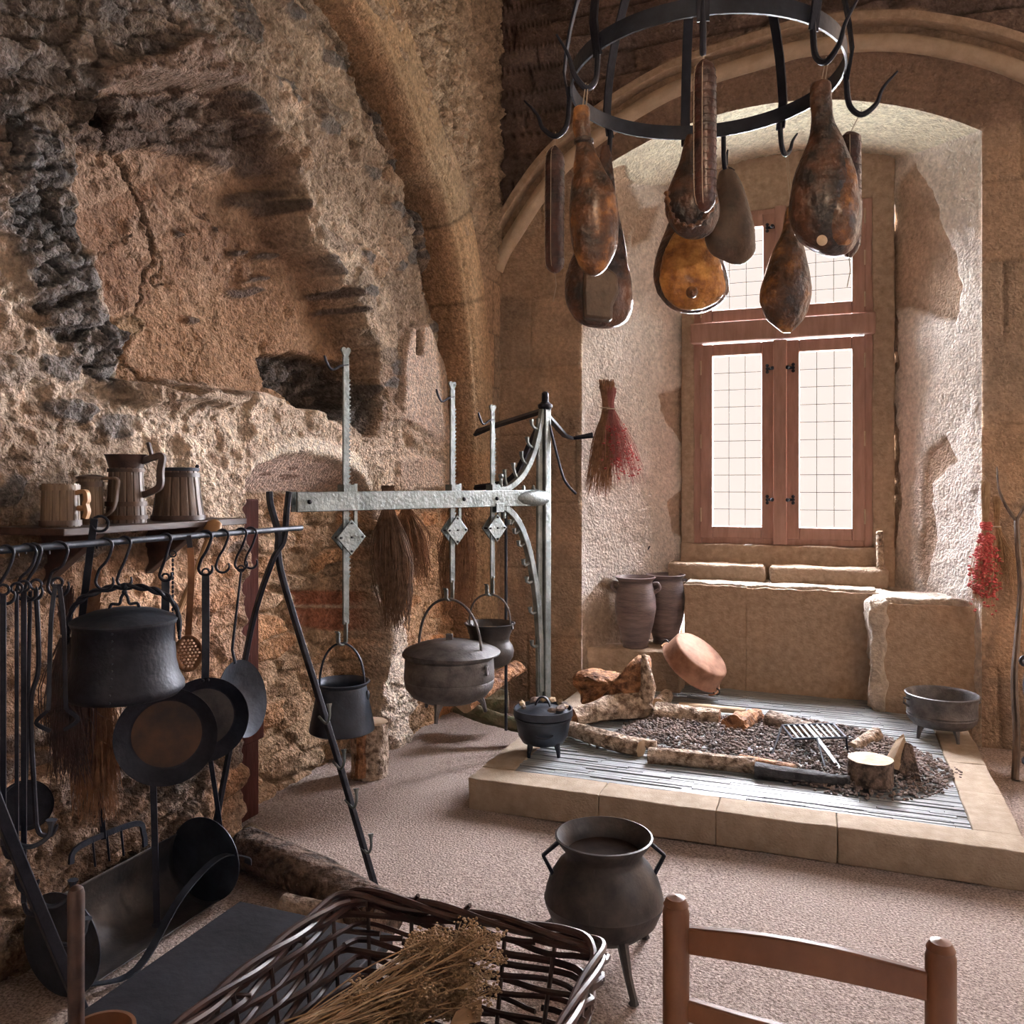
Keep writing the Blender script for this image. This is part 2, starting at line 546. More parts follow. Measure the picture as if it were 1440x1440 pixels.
def build_left_wall():
    ys = np.linspace(0.55, 5.62, 590)
    zs = np.linspace(-0.04, 5.25, 600)
    Y, Z = np.meshgrid(ys, zs, indexing='ij')
    X0 = -2.40
    px, py = proj(X0, Y, Z)
    wob = 16 * fbm(Y * 4, Z * 4, 11, 4)
    wob2 = 16 * fbm(Y * 4, Z * 4, 31, 4)
    qx, qy = px + wob, py + wob2
    # rubble: stones in mortar, laid flat
    f1, f2, cid = worley(Y * 3.6 + .25 * fbm(Y * 5, Z * 5, 3, 3), Z * 9 + .4 * fbm(Y * 4, Z * 4, 4, 3), 21)
    edge = sstep(0.02, 0.28, f2 - f1)
    show = sstep(0.56, 0.62, cid + .22 * fbm(Y * 1.6, Z * 1.6, 41, 3))
    rough = fbm(Y * 14, Z * 14, 51, 5)
    fine = fbm(Y * 45, Z * 45, 61, 3)
    ridg = 1 - np.abs(fbm(Y * 9, Z * 9, 71, 4)) * 2
    D = .035 * fbm(Y * 1.7, Z * 1.7, 81, 3) + .026 * rough + .010 * fine + .012 * ridg
    D = D + .018 * edge * show
    C = mixc(np.broadcast_to(MORT, Y.shape + (3,)).copy(), MORTL, sstep(-.25, .45, fbm(Y * 2.2, Z * 2.2, 91, 4)))
    C = C * (1 + .35 * rough[..., None])
    st = block_tint((.26, .20, .155), cid, .5, .25)
    C = mixc(C, st, show * edge * .8)
    C = mixc(C, C * .55, (1 - sstep(0.0, 0.10, f2 - f1)) * show)
    # scattered slates
    g1, g2, gid = worley(Y * 5 + Z * 1.6, Z * 13 - Y * 2.0 + .6 * fbm(Y * 3, Z * 3, 5, 3), 121)
    sl = sstep(.80, .84, gid) * sstep(.05, .2, g2 - g1)
    C = mixc(C, SLATE * 1.3, sl * .8)
    D = D + .012 * sl
    # dark slaty masonry at near top and bottom; light falloff painted into the top
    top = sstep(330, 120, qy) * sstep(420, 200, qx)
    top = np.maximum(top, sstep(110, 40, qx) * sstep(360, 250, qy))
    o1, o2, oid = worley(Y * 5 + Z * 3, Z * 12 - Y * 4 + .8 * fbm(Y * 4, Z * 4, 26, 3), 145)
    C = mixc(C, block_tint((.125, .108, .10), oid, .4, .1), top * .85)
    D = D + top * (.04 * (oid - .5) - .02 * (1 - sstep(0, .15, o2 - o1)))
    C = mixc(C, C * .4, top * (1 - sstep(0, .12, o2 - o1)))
    slz = np.maximum.reduce([
        sstep(-6, 10, polydist(qx, qy, [(10, 150), (75, 190), (105, 330), (130, 420), (170, 470), (165, 560), (130, 540), (60, 460), (15, 380), (0, 300)])),
        sstep(-6, 10, polydist(qx, qy, [(-40, 1120), (60, 1080), (250, 1090), (330, 1220), (250, 1420), (-60, 1500)])) * .7,
        sstep(-6, 8, polydist(qx, qy, [(150, 1000), (240, 960), (300, 1080), (240, 1150), (130, 1100)]))])
    h1, h2, hid = worley(Y * 7 + Z * 5, Z * 20 - Y * 9 + .8 * fbm(Y * 4, Z * 4, 6, 3), 141)
    D = D + slz * (.05 * (hid - .5) - .03 * (1 - sstep(0, .15, h2 - h1)) + .01)
    C = mixc(C, block_tint((.13, .125, .125), hid, .5, .1), slz * .92)
    C = mixc(C, C * .4, slz * (1 - sstep(0, .12, h2 - h1)))
    # warm rubble around the utensils
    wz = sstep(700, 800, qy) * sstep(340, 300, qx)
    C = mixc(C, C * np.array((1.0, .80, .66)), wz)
    # --- the big broken hollow
    hol = polydist(qx, qy, [(104, 205), (120, 140), (200, 105), (345, 115), (392, 190), (425, 250), (450, 330), (498, 410), (532, 500), (525, 560), (480, 590), (430, 580), (372, 545), (330, 552), (250, 552), (175, 530), (150, 440), (122, 390), (98, 330), (96, 260)])
    hm = sstep(-3, 9, hol)
    D = D * (1 - .35 * hm) - .24 * hm - .05 * sstep(0, 120, hol)
    hc = mixc(np.broadcast_to(BROWNP, Y.shape + (3,)).copy(), np.array((.43, .30, .215)), sstep(-.1, .3, fbm(Y * 3.5, Z * 3.5, 151, 5)))
    hc = hc * (1 + .3 * rough[..., None])
    warmlow = sstep(330, 480, qy)
    hc = mixc(hc, np.array((.40, .25, .15)), warmlow * .6)
    C = mixc(C, hc, hm)
    cr = sstep(.0, 6, polydist(qx, qy, [(98, 262), (120, 262), (134, 300), (126, 350), (128, 400), (170, 410), (168, 430), (140, 425), (100, 360)]))
    C = mixc(C, CREAM, cr)
    D = D + .02 * cr
    for pl, cc in (([(245, 300), (290, 275), (318, 300), (278, 352), (250, 335)], (.40, .29, .22)), ([(160, 200), (300, 205), (290, 240), (170, 300), (110, 250)], (.38, .27, .2)), ([(165, 350), (290, 350), (290, 430), (170, 430)], (.27, .17, .12))):
        mm = sstep(-1, 3, polydist(qx, qy, pl))
        C = mixc(C, np.array(cc), mm * .8)
        D = D + .012 * mm
    # slate band and the dark socket at the head of the hollow
    sb = sstep(-4, 6, polydist(qx, qy, [(104, 150), (130, 128), (345, 122), (392, 190), (418, 245), (390, 240), (320, 205), (180, 198), (108, 200)]))
    D = D + sb * (.05 + .05 * (hid - .5))
    C = mixc(C, block_tint((.12, .095, .085), hid, .35, .1), sb * .9)
    ho = sstep(-2, 7, polydist(qx, qy, [(185, 132), (212, 130), (232, 155), (212, 180), (186, 165)]))
    D = D - .30 * ho
    C = mixc(C, np.array((.03, .027, .03)), ho)
    crk = np.interp(py, [195, 225, 262, 300, 330, 350], [222, 248, 266, 284, 290, 296])
    cm_ = sstep(4.5, 1.5, np.abs(px + wob * .3 - crk)) * sstep(195, 205, py) * sstep(352, 340, py)
    D = D - .05 * cm_
    C = mixc(C, C * .25, cm_)
    k1, k2, kid = worley(Y * 2.6 + .3 * fbm(Y * 6, Z * 6, 15, 3), Z * 2.6 + .3 * fbm(Y * 6, Z * 6, 16, 3), 175)
    ck = sstep(.035, .008, k2 - k1) * hm * sstep(.3, .5, vnoise(Y * 3, Z * 3, 18))
    D = D - .018 * ck
    C = mixc(C, C * .5, ck)
    D = D + hm * .02 * (kid - .5)
    for ex, ey, rx, ry in ((405, 270, 26, 11), (425, 285, 16, 8), (430, 352, 18, 6), (418, 386, 16, 4), (404, 405, 24, 7), (325, 316, 7, 6), (370, 312, 4, 4), (398, 345, 10, 4), (340, 445, 9, 6), (250, 455, 24, 13), (495, 410, 14, 7), (505, 435, 12, 5), (175, 468, 22, 9), (188, 480, 26, 6)):
        em = sstep(1.25, .8, np.hypot((px + wob * .5 - ex) / rx, (py + wob2 * .5 - ey) / ry))
        D = D + .03 * em * (1 if ry > 3 else -1)
        C = mixc(C, np.array((.10, .085, .08)) if ey != 455 else np.array((.34, .24, .15)), em * .85)
    # stone lintel above it
    li = sstep(-3, 5, polydist(qx, qy, [(135, 95), (230, 78), (270, 50), (300, 60), (352, 110), (345, 135), (270, 130), (150, 122)]))
    D = D + .05 * li
    C = mixc(C, np.array((.26, .19, .155)), li * .85)
    # dark slates by the first trammel
    s2 = sstep(-3, 5, polydist(qx, qy, [(425, 500), (470, 490), (522, 515), (535, 560), (528, 600), (505, 612), (470, 560), (430, 545)]))
    D = D + s2 * (-.10 + .08 * (hid - .5))
    C = mixc(C, block_tint((.085, .075, .07), hid, .5, .1), s2 * .95)
    # stones on the ledge below the hollow
    lg = sstep(-3, 4, polydist(qx, qy, [(160, 535), (250, 540), (340, 530), (335, 560), (320, 575), (250, 560), (170, 570)]))
    D = D + .08 * lg
    C = mixc(C, np.array((.38, .30, .235)), lg)
    # pale mortar over the door arch
    pa = sstep(-12, 14, polydist(qx, qy, [(180, 560), (250, 575), (340, 560), (360, 535), (420, 560), (500, 610), (540, 620), (560, 560), (600, 600), (640, 640), (640, 690), (500, 690), (420, 634), (330, 690), (330, 740), (280, 740), (240, 640), (180, 640)]))
    C = mixc(C, MORTL * (1.25 + .35 * rough[..., None]), pa * .85)
    ring = sstep(-2, 4, polydist(qx, py, [(322, 700), (326, 672), (350, 640), (400, 612), (450, 618), (500, 640), (520, 680), (508, 690), (470, 650), (420, 634), (380, 640), (340, 690), (332, 720)]))
    C = mixc(C, np.array((.80, .70, .58)), ring * .9)
    D = D * (1 - .6 * ring) + .02 * ring
    # --- smooth plaster panels
    for pl, cc, dd in (([(556, 590), (560, 520), (568, 460), (598, 455), (622, 520), (632, 590), (632, 640), (600, 612)], (.78, .64, .54), .045), ([(552, 690), (552, 646), (590, 640), (636, 660), (636, 690)], (.72, .58, .47), .04)):
        mm = sstep(-1, 4, polydist(px + wob * .3, py + wob2 * .3, pl))
        D = D * (1 - .85 * mm) + dd * mm
        C = mixc(C, np.array(cc) * (1 + .12 * fbm(Y * 6, Z * 6, 161, 4)[..., None]), mm)
    sk = sstep(0, 3, polydist(px, py, [(576, 462), (588, 462), (588, 502), (576, 500)]))
    D = D - .05 * sk
    C = mixc(C, np.array((.2, .14, .1)), sk)
    # --- walled-up doorway under the arch
    al = np.interp(px, [326, 335, 352, 390, 430, 470, 500, 520], [700, 678, 655, 638, 634, 645, 664, 700])
    inx = sstep(324, 330, px + wob * .25) * sstep(530, 520, px + wob * .5)
    vault = np.clip((py - al) / np.maximum(694 - al, 6), 0, 1) * inx
    below = sstep(688, 696, py) * inx
    flat = np.maximum(sstep(0, .15, vault) * inx, 0)
    D = D * (1 - flat * .9) - .19 * vault
    C = mixc(C, np.array((.62, .47, .39)) * (1 + .1 * fine[..., None]), flat * (1 - below))
    for cx, cy, rx, ry in ((429, 658, 8, 3), (432, 670, 15, 4), (398, 667, 10, 3)):
        C = mixc(C, np.array((.2, .11, .08)), sstep(1.1, .8, np.hypot((px - cx) / rx, (py - cy) / ry)) * flat * .8)
    e1, e2, eid = worley(Y * 3.4 + .2 * fbm(Y * 5, Z * 5, 7, 3), Z * 9.5 + .3 * fbm(Y * 4, Z * 4, 8, 3), 171)
    D = D + below * (.035 * sstep(.03, .25, e2 - e1) * (.5 + eid) + .018 * rough + .008 * fine)
    ic = mixc(block_tint((.38, .245, .15), eid, .45, .25), np.array((.44, .31, .20)) * (1 + .3 * rough[..., None]), 1 - sstep(.04, .2, e2 - e1) * sstep(.35, .5, eid))
    C = mixc(C, ic, below)
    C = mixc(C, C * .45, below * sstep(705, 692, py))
    bk = below * sstep(-2, 3, polydist(px + .3 * wob, py, [(452, 832), (530, 832), (532, 888), (500, 890), (450, 880)]))
    C = mixc(C, np.array((.36, .15, .09)) * (1 + .2 * rough[..., None]), bk)
    C = mixc(C, np.array((.6, .45, .33)), bk * sstep(3, 1, np.abs(py - 855)))
    # niche wall between the doorway and the pier, and its white rubble edge
    wr = sstep(-6, 8, polydist(qx, qy, [(522, 850), (548, 840), (560, 900), (572, 980), (575, 1070), (540, 1075), (525, 980)]))
    C = mixc(C, np.array((.72, .62, .52)) * (1 + .25 * rough[..., None]), wr)
    D = D + .05 * wr
    nb = sstep(545, 556, px + wob * .3) * sstep(700, 730, py)
    C = mixc(C, ic * np.array((1.1, 1.0, .92)), nb * (1 - wr))
    # whole pieces of plaster and pale patches
    for pl in ([(392, 118), (405, 120), (420, 140), (440, 135), (440, 165), (415, 160), (395, 150)], [(5, 565), (30, 550), (42, 600), (38, 620), (15, 595)]):
        C = mixc(C, CREAM, sstep(-1, 3, polydist(qx, qy, pl)))
    # --- front plane beyond the chimney arch
    groove = 1
    cy_ = np.interp(py, [-400, 0, 50, 122, 236, 283, 389, 470, 600, 800, 1010, 1100], [330, 436, 475, 511, 555, 578, 603, 616, 622, 628, 632, 634])
    fr = sstep(14, 20, px - cy_)
    jm, jid = ashlar(Y, Z, 181, .36, .55)
    band = sstep(30, 40, px - cy_) * sstep(1.9, 2.3, Z) * sstep(5.35, 5.25, Y) * 0
    smooth = sstep(420, 330, qy)          # rubble only in the upper spandrel
    Df = .20 + (.045 * rough + .02 * fine + .02 * edge) * smooth + (.006 * rough - .008 * jm) * (1 - smooth)
    Cf = block_tint(SAND, jid, .16, .12) * (1 + .12 * fbm(Y * 5, Z * 5, 191, 4)[..., None])
    Cf = mixc(Cf, Cf * .6, jm)
    Cf = mixc(Cf, np.array((.44, .34, .25)) * (1 + .5 * rough[..., None]), smooth)
    gr = sstep(7, 2, np.abs(px + wob * .5 - cy_ + 5)) * sstep(470, 380, py) * sstep(-.5, .2, fbm(Z * 3, Y * 0 + 2, 19, 3))
    D = D - .10 * gr
    C = mixc(C, C * .3, gr)
    D = D * (1 - fr) + Df * fr
    C = mixc(C, Cf, fr)
    # near pier comes forward a little
    D = D + .06 * sstep(332, 322, px) * sstep(560, 700, py) * (1 - fr)
    # bright mortar near floor at the far end, dark near
    Xp = X0 + D
    v = np.stack([Xp, Y, Z], -1)
    return struct(np_mesh('wall_left', v, 590, 600, C, M_STONE))

build_left_wall()


def sweep_profile(name, path, prof, m, colf=None, seed=0, noise=0.004):
    """path: (Y, Z) points on the left wall, prof: (n, X) with n along the in-plane outward normal"""
    n, k = len(path), len(prof)
    vs = np.zeros((n, k, 3))
    cs = np.zeros((n, k, 3))
    s = 0
    for i, p in enumerate(path):
        a, b = path[max(i - 1, 0)], path[min(i + 1, n - 1)]
        t = V((b[0] - a[0], b[1] - a[1])).normalized()
        nn = V((t.y, -t.x))
        if i:
            s += math.hypot(p[0] - path[i - 1][0], p[1] - path[i - 1][1])
        for j, (u, x) in enumerate(prof):
            vs[i, j] = (x, p[0] + nn.x * u, p[1] + nn.y * u)
            cs[i, j] = (s, u, x)
    S, U = cs[..., 0], np.array([q[0] + (q[1] + 2.5) for q in prof])[None, :] + 0 * cs[..., 0]
    nz = fbm(S * 9, U * 9, seed, 4)
    vs[..., 0] += noise * nz
    vs[..., 1] -= noise * fbm(S * 9, U * 9, seed + 5, 4)
    blk = np.floor(S / .47 + .3)
    jn = sstep(.012, .004, np.abs((S / .47 + .3) % 1 - .0) * .47)
    vs[..., 0] -= .008 * jn
    col = block_tint((.44, .31, .205), _hash(blk, blk * 0, seed + 3), .12, .1) * (1 + .15 * nz[..., None])
    if colf is not None:
        col = colf(col, S, U)
    col = mixc(col, col * .5, jn)
    return np_mesh(name, vs, n, k, col, m)


rib = smoothpts([V((*P(a, b, X=-2.40).yz, 0)) for a, b in ((632, 1060), (630, 900), (626, 700), (618, 520), (603, 389), (578, 283), (555, 236), (511, 122), (475, 50), (436, -10), (385, -90), (320, -190))], 26)
rib = [(p.x, p.y) for p in rib]
rib[0] = (rib[0][0], -0.02)
prof = []
for a, b, k in (((0, -2.50), (0.0, -2.27), 14), ((0.0, -2.27), (.035, -2.205), 6), ((.035, -2.205), (.05, -2.19), 2), ((.05, -2.19), (.085, -2.20), 3), ((.085, -2.20), (.11, -2.175), 3), ((.11, -2.175), (.30, -2.165), 14), ((.30, -2.165), (.34, -2.24), 3)):
    prof += [(a[0] + (b[0] - a[0]) * i / k, a[1] + (b[1] - a[1]) * i / k) for i in range(k)]


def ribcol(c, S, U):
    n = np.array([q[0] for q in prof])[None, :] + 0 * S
    c = mixc(c * np.array((.78, .70, .66)), c * np.array((1.12, 1.16, 1.15)), sstep(.01, .05, n))  # soffit tinted darker, front paler: shading put into the stone colour
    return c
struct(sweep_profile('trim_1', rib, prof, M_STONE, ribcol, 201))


# ---------------- window wall, niche
FY = 5.5


def outline(xl, xr, zs, za, n1, n2):
    """jamb - arc - jamb as points"""
    xm, hw = (xl + xr) / 2, (xr - xl) / 2
    rise = za - zs
    R = (hw * hw + rise * rise) / (2 * rise)
    a = math.asin(hw / R)
    pts = [(xl, zs * i / n1 - .03) for i in range(n1)]
    pts += [(xm + R * math.sin(-a + 2 * a * i / n2), za - R + R * math.cos(-a + 2 * a * i / n2)) for i in range(n2 + 1)]
    pts += [(xr, zs * (1 - i / n1) - .03) for i in range(1, n1 + 1)]
    return np.array(pts)

N1, N2 = 250, 200
fo = outline(-1.61, .757, 3.51, 3.85, N1, N2)
bo = outline(-1.03, .31, 3.64, 3.76, N1, N2)
NO = len(fo)
# outer boundary of the front face
out = []
for i in range(NO):
    if i < N1:
        out.append((-2.27, fo[i][1]))
    elif i > N1 + N2:
        out.append((2.3, fo[i][1]))
    else:
        s = (i - N1) / N2
        if s < .2:
            out.append((-2.27, 3.51 + (5.25 - 3.51) * s / .2))
        elif s > .8:
            out.append((2.3, 3.51 + (5.25 - 3.51) * (1 - s) / .2))
        else:
            out.append((-2.27 + 4.57 * (s - .2) / .6, 5.25))
out = np.array(out)
NV = 110
t = np.linspace(0, 1, NV)[None, :, None]
pl = fo[:, None, :] * (1 - t) + out[:, None, :] * t
X, Z = pl[..., 0], pl[..., 1]
jm, jid = ashlar(X, Z, 211, .46, .95)
nz = fbm(X * 7, Z * 7, 221, 5)
lowr = fbm(X * 1.6, Z * 1.6, 231, 3)
D = .010 * lowr + .007 * nz - .010 * jm
ed = (1 - sstep(0, .03, np.linspace(0, 1, NV)[None, :] + 0 * X))
C = block_tint(SAND * np.array((.95, 1, 1.05)), jid, .08, .06) * (1 + .26 * nz[..., None])
C = mixc(C, C * np.array((1.2, 1.15, 1.1)), sstep(.1, .4, fbm(X * 2.3, Z * 2.3, 241, 4)))
C = mixc(C, C * .72, jm * sstep(-.5, .3, lowr))
mz = np.interp(X, [-2.3, -2.10, -1.70, -1.06, -.41, -.12, .4, .97, 1.5, 2.3], [2.9, 3.19, 3.66, 4.0, 4.12, 4.14, 4.06, 3.79, 3.3, 2.3])
upper = sstep(.20, .24, Z - mz)  # thin dark courses, painted darker still for the light falloff up here
um, uid = ashlar(X + .3 * fbm(X, Z * 2, 281, 2), Z + .03 * fbm(X * 2, Z * 2, 282, 3), 283, .15, .8)
C = mixc(C, block_tint((.17, .125, .11), uid, .25, .1) * (1 + .5 * nz[..., None]), upper)
C = mixc(C, C * .35, um * upper)
D = D + upper * (.03 * (uid - .5) + .02 * nz - .015 * um)
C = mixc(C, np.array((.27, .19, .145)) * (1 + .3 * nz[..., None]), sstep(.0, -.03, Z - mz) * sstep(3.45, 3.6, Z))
# radial joints of the relieving arch face
ang = np.arctan2(X + .43, Z - 2.4)
ar = sstep(.035, .01, np.abs((ang * 2.4) % 1 - .5) * 2 * .4) * 0
vv = np.stack([X, FY - D, Z], -1)
struct(np_mesh('wall_back', vv, NO, NV, C, M_PLAST))

ND = 90
t = np.linspace(0, 1, ND)[None, :, None]
pn = fo[:, None, :] * (1 - t) + bo[:, None, :] * t
X, Z = pn[..., 0], pn[..., 1]
Yn = FY + .7 * t[..., 0] + 0 * X
px, py = proj(X, Yn, Z)
s = (np.arange(NO) * .0145)[:, None] + 0 * X
nz = fbm(s * 6, Yn * 6, 251, 5)
lo = fbm(s * 1.8, Yn * 1.8, 261, 3)
qx = px + 10 * fbm(s * 4, Yn * 4, 271, 4)
qy = py + 10 * fbm(s * 4, Yn * 4, 272, 4)
C = np.broadcast_to(WHITEP, X.shape + (3,)) * (1 + .10 * nz[..., None])
idx = np.arange(NO)[:, None] + 0 * X
isv = (idx > N1) & (idx < N1 + N2)
C = np.where(isv[..., None], np.array((.80, .76, .64)) * (1 + .08 * nz[..., None]), C)
bare = np.zeros(X.shape)
for pg in ([(1250, 330), (1262, 262), (1280, 235), (1300, 262), (1320, 300), (1340, 350), (1352, 400), (1340, 450), (1250, 430)],
           [(1240, 250), (1252, 240), (1262, 460), (1258, 620), (1262, 720), (1250, 840), (1236, 840)],
           [(1295, 700), (1300, 640), (1330, 610), (1345, 650), (1312, 680), (1312, 760), (1300, 830), (1290, 800)],
           [(818, 258), (880, 235), (905, 300), (860, 380), (830, 420), (818, 500)],
           [(930, 560), (965, 540), (965, 640), (940, 590)], [(935, 700), (965, 680), (965, 760), (945, 750)],
           [(818, 850), (850, 820), (905, 840), (960, 860), (960, 1000), (800, 1000)], [(895, 300), (925, 290), (915, 330), (885, 350)]):
    bare = np.maximum(bare, sstep(-3, 3, polydist(qx, qy, pg)))
C = mixc(C, np.array((.42, .30, .21)) * (1 + .25 * nz[..., None]), bare * .85)
C = mixc(C, C * .8, sstep(.2, .6, fbm(s * 10, Yn * 10, 275, 3)) * .5)
D = .016 * lo + .016 * nz - .022 * bare + .008 * fbm(s * 22, Yn * 22, 291, 3)
# push along the surface normal (into the niche is +)
nx = np.where(idx <= N1, 1.0, np.where(idx >= N1 + N2, -1.0, 0.0))
nzv = np.where((idx > N1) & (idx < N1 + N2), -1.0, 0.0)
fade = sstep(0, .06, t[..., 0] + 0 * X)
vv = np.stack([X + nx * D * fade, Yn, Z + nzv * D * fade], -1)
struct(np_mesh('wall_niche', vv, NO, ND, C, M_PLAST))


def slab(name, c, s, m, bevel=.012, n=.006, seed=0):
    """weathered stone block: subdivided box with worn edges"""
    bm = bpy.data.meshes.new(name)
    import bmesh
    b = bmesh.new()
    bmesh.ops.create_cube(b, size=1)
    for v in b.verts:
        v.co = V((v.co.x * s[0], v.co.y * s[1], v.co.z * s[2]))
    bmesh.ops.bevel(b, geom=b.edges[:] + b.verts[:], offset=bevel, segments=3, affect='EDGES', profile=.6)
    for _ in range(6):
        le = [e for e in b.edges if e.calc_length() > .05]
        if not le:
            break
        bmesh.ops.subdivide_edges(b, edges=le, cuts=1, use_grid_fill=True)
    co = np.array([v.co[:] for v in b.verts]) + np.array(c)
    d1 = fbm(co[:, 0] * 9 + co[:, 2] * 5, co[:, 1] * 9 + co[:, 2] * 7, 300 + seed, 4)
    d2 = fbm(co[:, 0] * 9 - co[:, 2] * 5, co[:, 1] * 9 - co[:, 2] * 8, 320 + seed, 4)
    for v, a, bb in zip(b.verts, d1, d2):
        v.co += V((a, bb, a * .7 - bb * .7)) * n
    b.to_mesh(bm)
    b.free()
    for f in bm.polygons:
        f.use_smooth = True
    bm.materials.append(m)
    o = bpy.data.objects.new(name, bm)
    o.location = c
    COL.objects.link(o)
    return o

# stones round the window, sill and window seats
for k, (x0, x1, z0, z1, y0) in enumerate((
        (-1.06, -.97, 1.02, 3.5, 6.14), (.205, .34, 1.02, 3.5, 6.14), (-1.06, .34, 3.40, 3.80, 6.14), (-1.06, .34, .70, 1.075, 6.12))):
    struct(slab('trim_%d' % (k + 2), ((x0 + x1) / 2, y0 + .10, (z0 + z1) / 2), (x1 - x0, .20, z1 - z0), M_SAND, .012, .008, k))
struct(slab('trim_6', (-.80, 6.06, .885), (.66, .17, .13), M_SAND, .03, .014, 11))
struct(slab('trim_7', (-.07, 6.06, .885), (.74, .17, .13), M_SAND, .03, .014, 12))
# bench under the window, seat blocks of the jambs
struct(slab('wall_bench', (-.775, 5.99, .47), (.41, .40, .70), M_SAND, .008, .012, 13))
struct(slab('wall_bench.001', (-.16, 5.985, .465), (.83, .40, .70), M_SAND, .008, .012, 14))
struct(slab('wall_seat', (.56, 5.83, .39), (.76, .56, .80), M_SAND, .012, .014, 15))
struct(slab('trim_10', (.60, 5.86, .795), (.80, .58, .05), M_MORTAR, .02, .022, 17))
struct(slab('trim_11', (.215, 5.80, .46), (.10, .55, .70), M_MORTAR, .03, .045, 18))
struct(slab('trim_12', (-.38, 5.99, .822), (1.19, .38, .03), M_MORTAR, .01, .012, 19))
struct(slab('wall_seat.001', (-1.28, 5.80, .20), (.62, .50, .40), M_SAND, .012, .016, 16))

# roll moulding of the big arch over the niche
mp = smoothpts([(x, FY - .02, z) for x, z in ((-2.22, 2.98), (-2.10, 3.19), (-1.70, 3.66), (-1.06, 4.0), (-.41, 4.12), (-.12, 4.14), (.4, 4.06), (.97, 3.79), (1.5, 3.3), (2.1, 2.5))], 14)
mb = MB()
mb.tube(mp, .05, 12)
struct(mb.build('trim_8', M_SANDL))
mb = MB()
vs = []
mp2 = [p + V((0, .005, 0)) for p in mp]
for off, w in ((.13, .09),):
    q = []
    for i, p in enumerate(mp2):
        a, b = mp2[max(i - 1, 0)], mp2[min(i + 1, len(mp2) - 1)]
        tt = (b - a).normalized()
        q.append(p + V((-tt.z, 0, tt.x)) * off)
    mb.bar(q, .16, .05, (0, 1, 0))
struct(mb.build('trim_9', M_SAND, bevel=.01))

# ---------------- floor, other walls, ceiling
nx_, ny_ = 150, 150
xs = np.linspace(-2.7, 2.65, nx_)
ysf = np.linspace(-2.6, 5.9, ny_)
X, Y = np.meshgrid(xs, ysf, indexing='ij')
Zf = .006 * fbm(X * 1.2, Y * 1.2, 401, 3) - .003
C = np.ones(X.shape + (3,))
floor = np_mesh('floor', np.stack([X, Y, Zf], -1), nx_, ny_, None, M_FLOOR)
struct(floor)
mb = MB().box((0, 1.6, 5.3), (5.4, 8.4, .1))
struct(mb.build('ceiling', M_SAND, smooth=False))
mb = MB()
mb.box((2.6, -.8, 2.6), (.1, 4.4, 5.4)).box((2.6, 4.5, 2.6), (.1, 2.8, 5.4)).box((2.6, 2.25, .65), (.1, 1.7, 1.4)).box((2.6, 2.25, 4.4), (.1, 1.7, 1.9))
struct(mb.build('wall_right', M_SAND, smooth=False))
mb = MB().box((0, -2.6, 2.6), (5.4, .1, 5.4))
struct(mb.build('wall_rear', M_SAND, smooth=False))
mb = MB().box((-2.55, -1.0, 2.6), (.1, 3.4, 5.4))
struct(mb.build('wall_left.001', M_SAND, smooth=False))
mb = MB().box((2.6, 2.25, 2.4), (.02, 1.7, 2.1))
struct(mb.build('window_2', M_GLASS, smooth=False))

# ---------------- window
WX0, WX1, WZ0, WZ1, WY = -.975, .212, 1.075, 3.42, 6.20
win = bpy.data.objects.new('window_1', None)
COL.objects.link(win)
win.location = ((WX0 + WX1) / 2, WY, WZ0)
struct(win)
WXM = (WX0 + WX1) / 2
ZT = 2.49           # transom
mb = MB()
mb.box((WX0 + .03, WY, (WZ0 + WZ1) / 2), (.06, .09, WZ1 - WZ0)).box((WX1 - .03, WY, (WZ0 + WZ1) / 2), (.06, .09, WZ1 - WZ0))
mb.box((WXM, WY, WZ0 + .025), (WX1 - WX0 - .12, .09, .05)).box((WXM, WY, WZ1 - .03), (WX1 - WX0 - .12, .09, .06))
mb.build('frame', M_WOODR, win, smooth=False, bevel=.006)
MB().box((WXM, WY - .03, (WZ0 + ZT) / 2), (.09, .13, ZT - WZ0 - .01)).box((WXM, WY - .02, (ZT + .14 + WZ1) / 2), (.07, .11, WZ1 - ZT - .16)).build('mullion', M_WOODR, win, smooth=False, bevel=.008)
MB().box((WXM, WY - .04, ZT + .07), (WX1 - WX0 + .02, .15, .14)).build('transom', M_WOODR, win, smooth=False, bevel=.01)


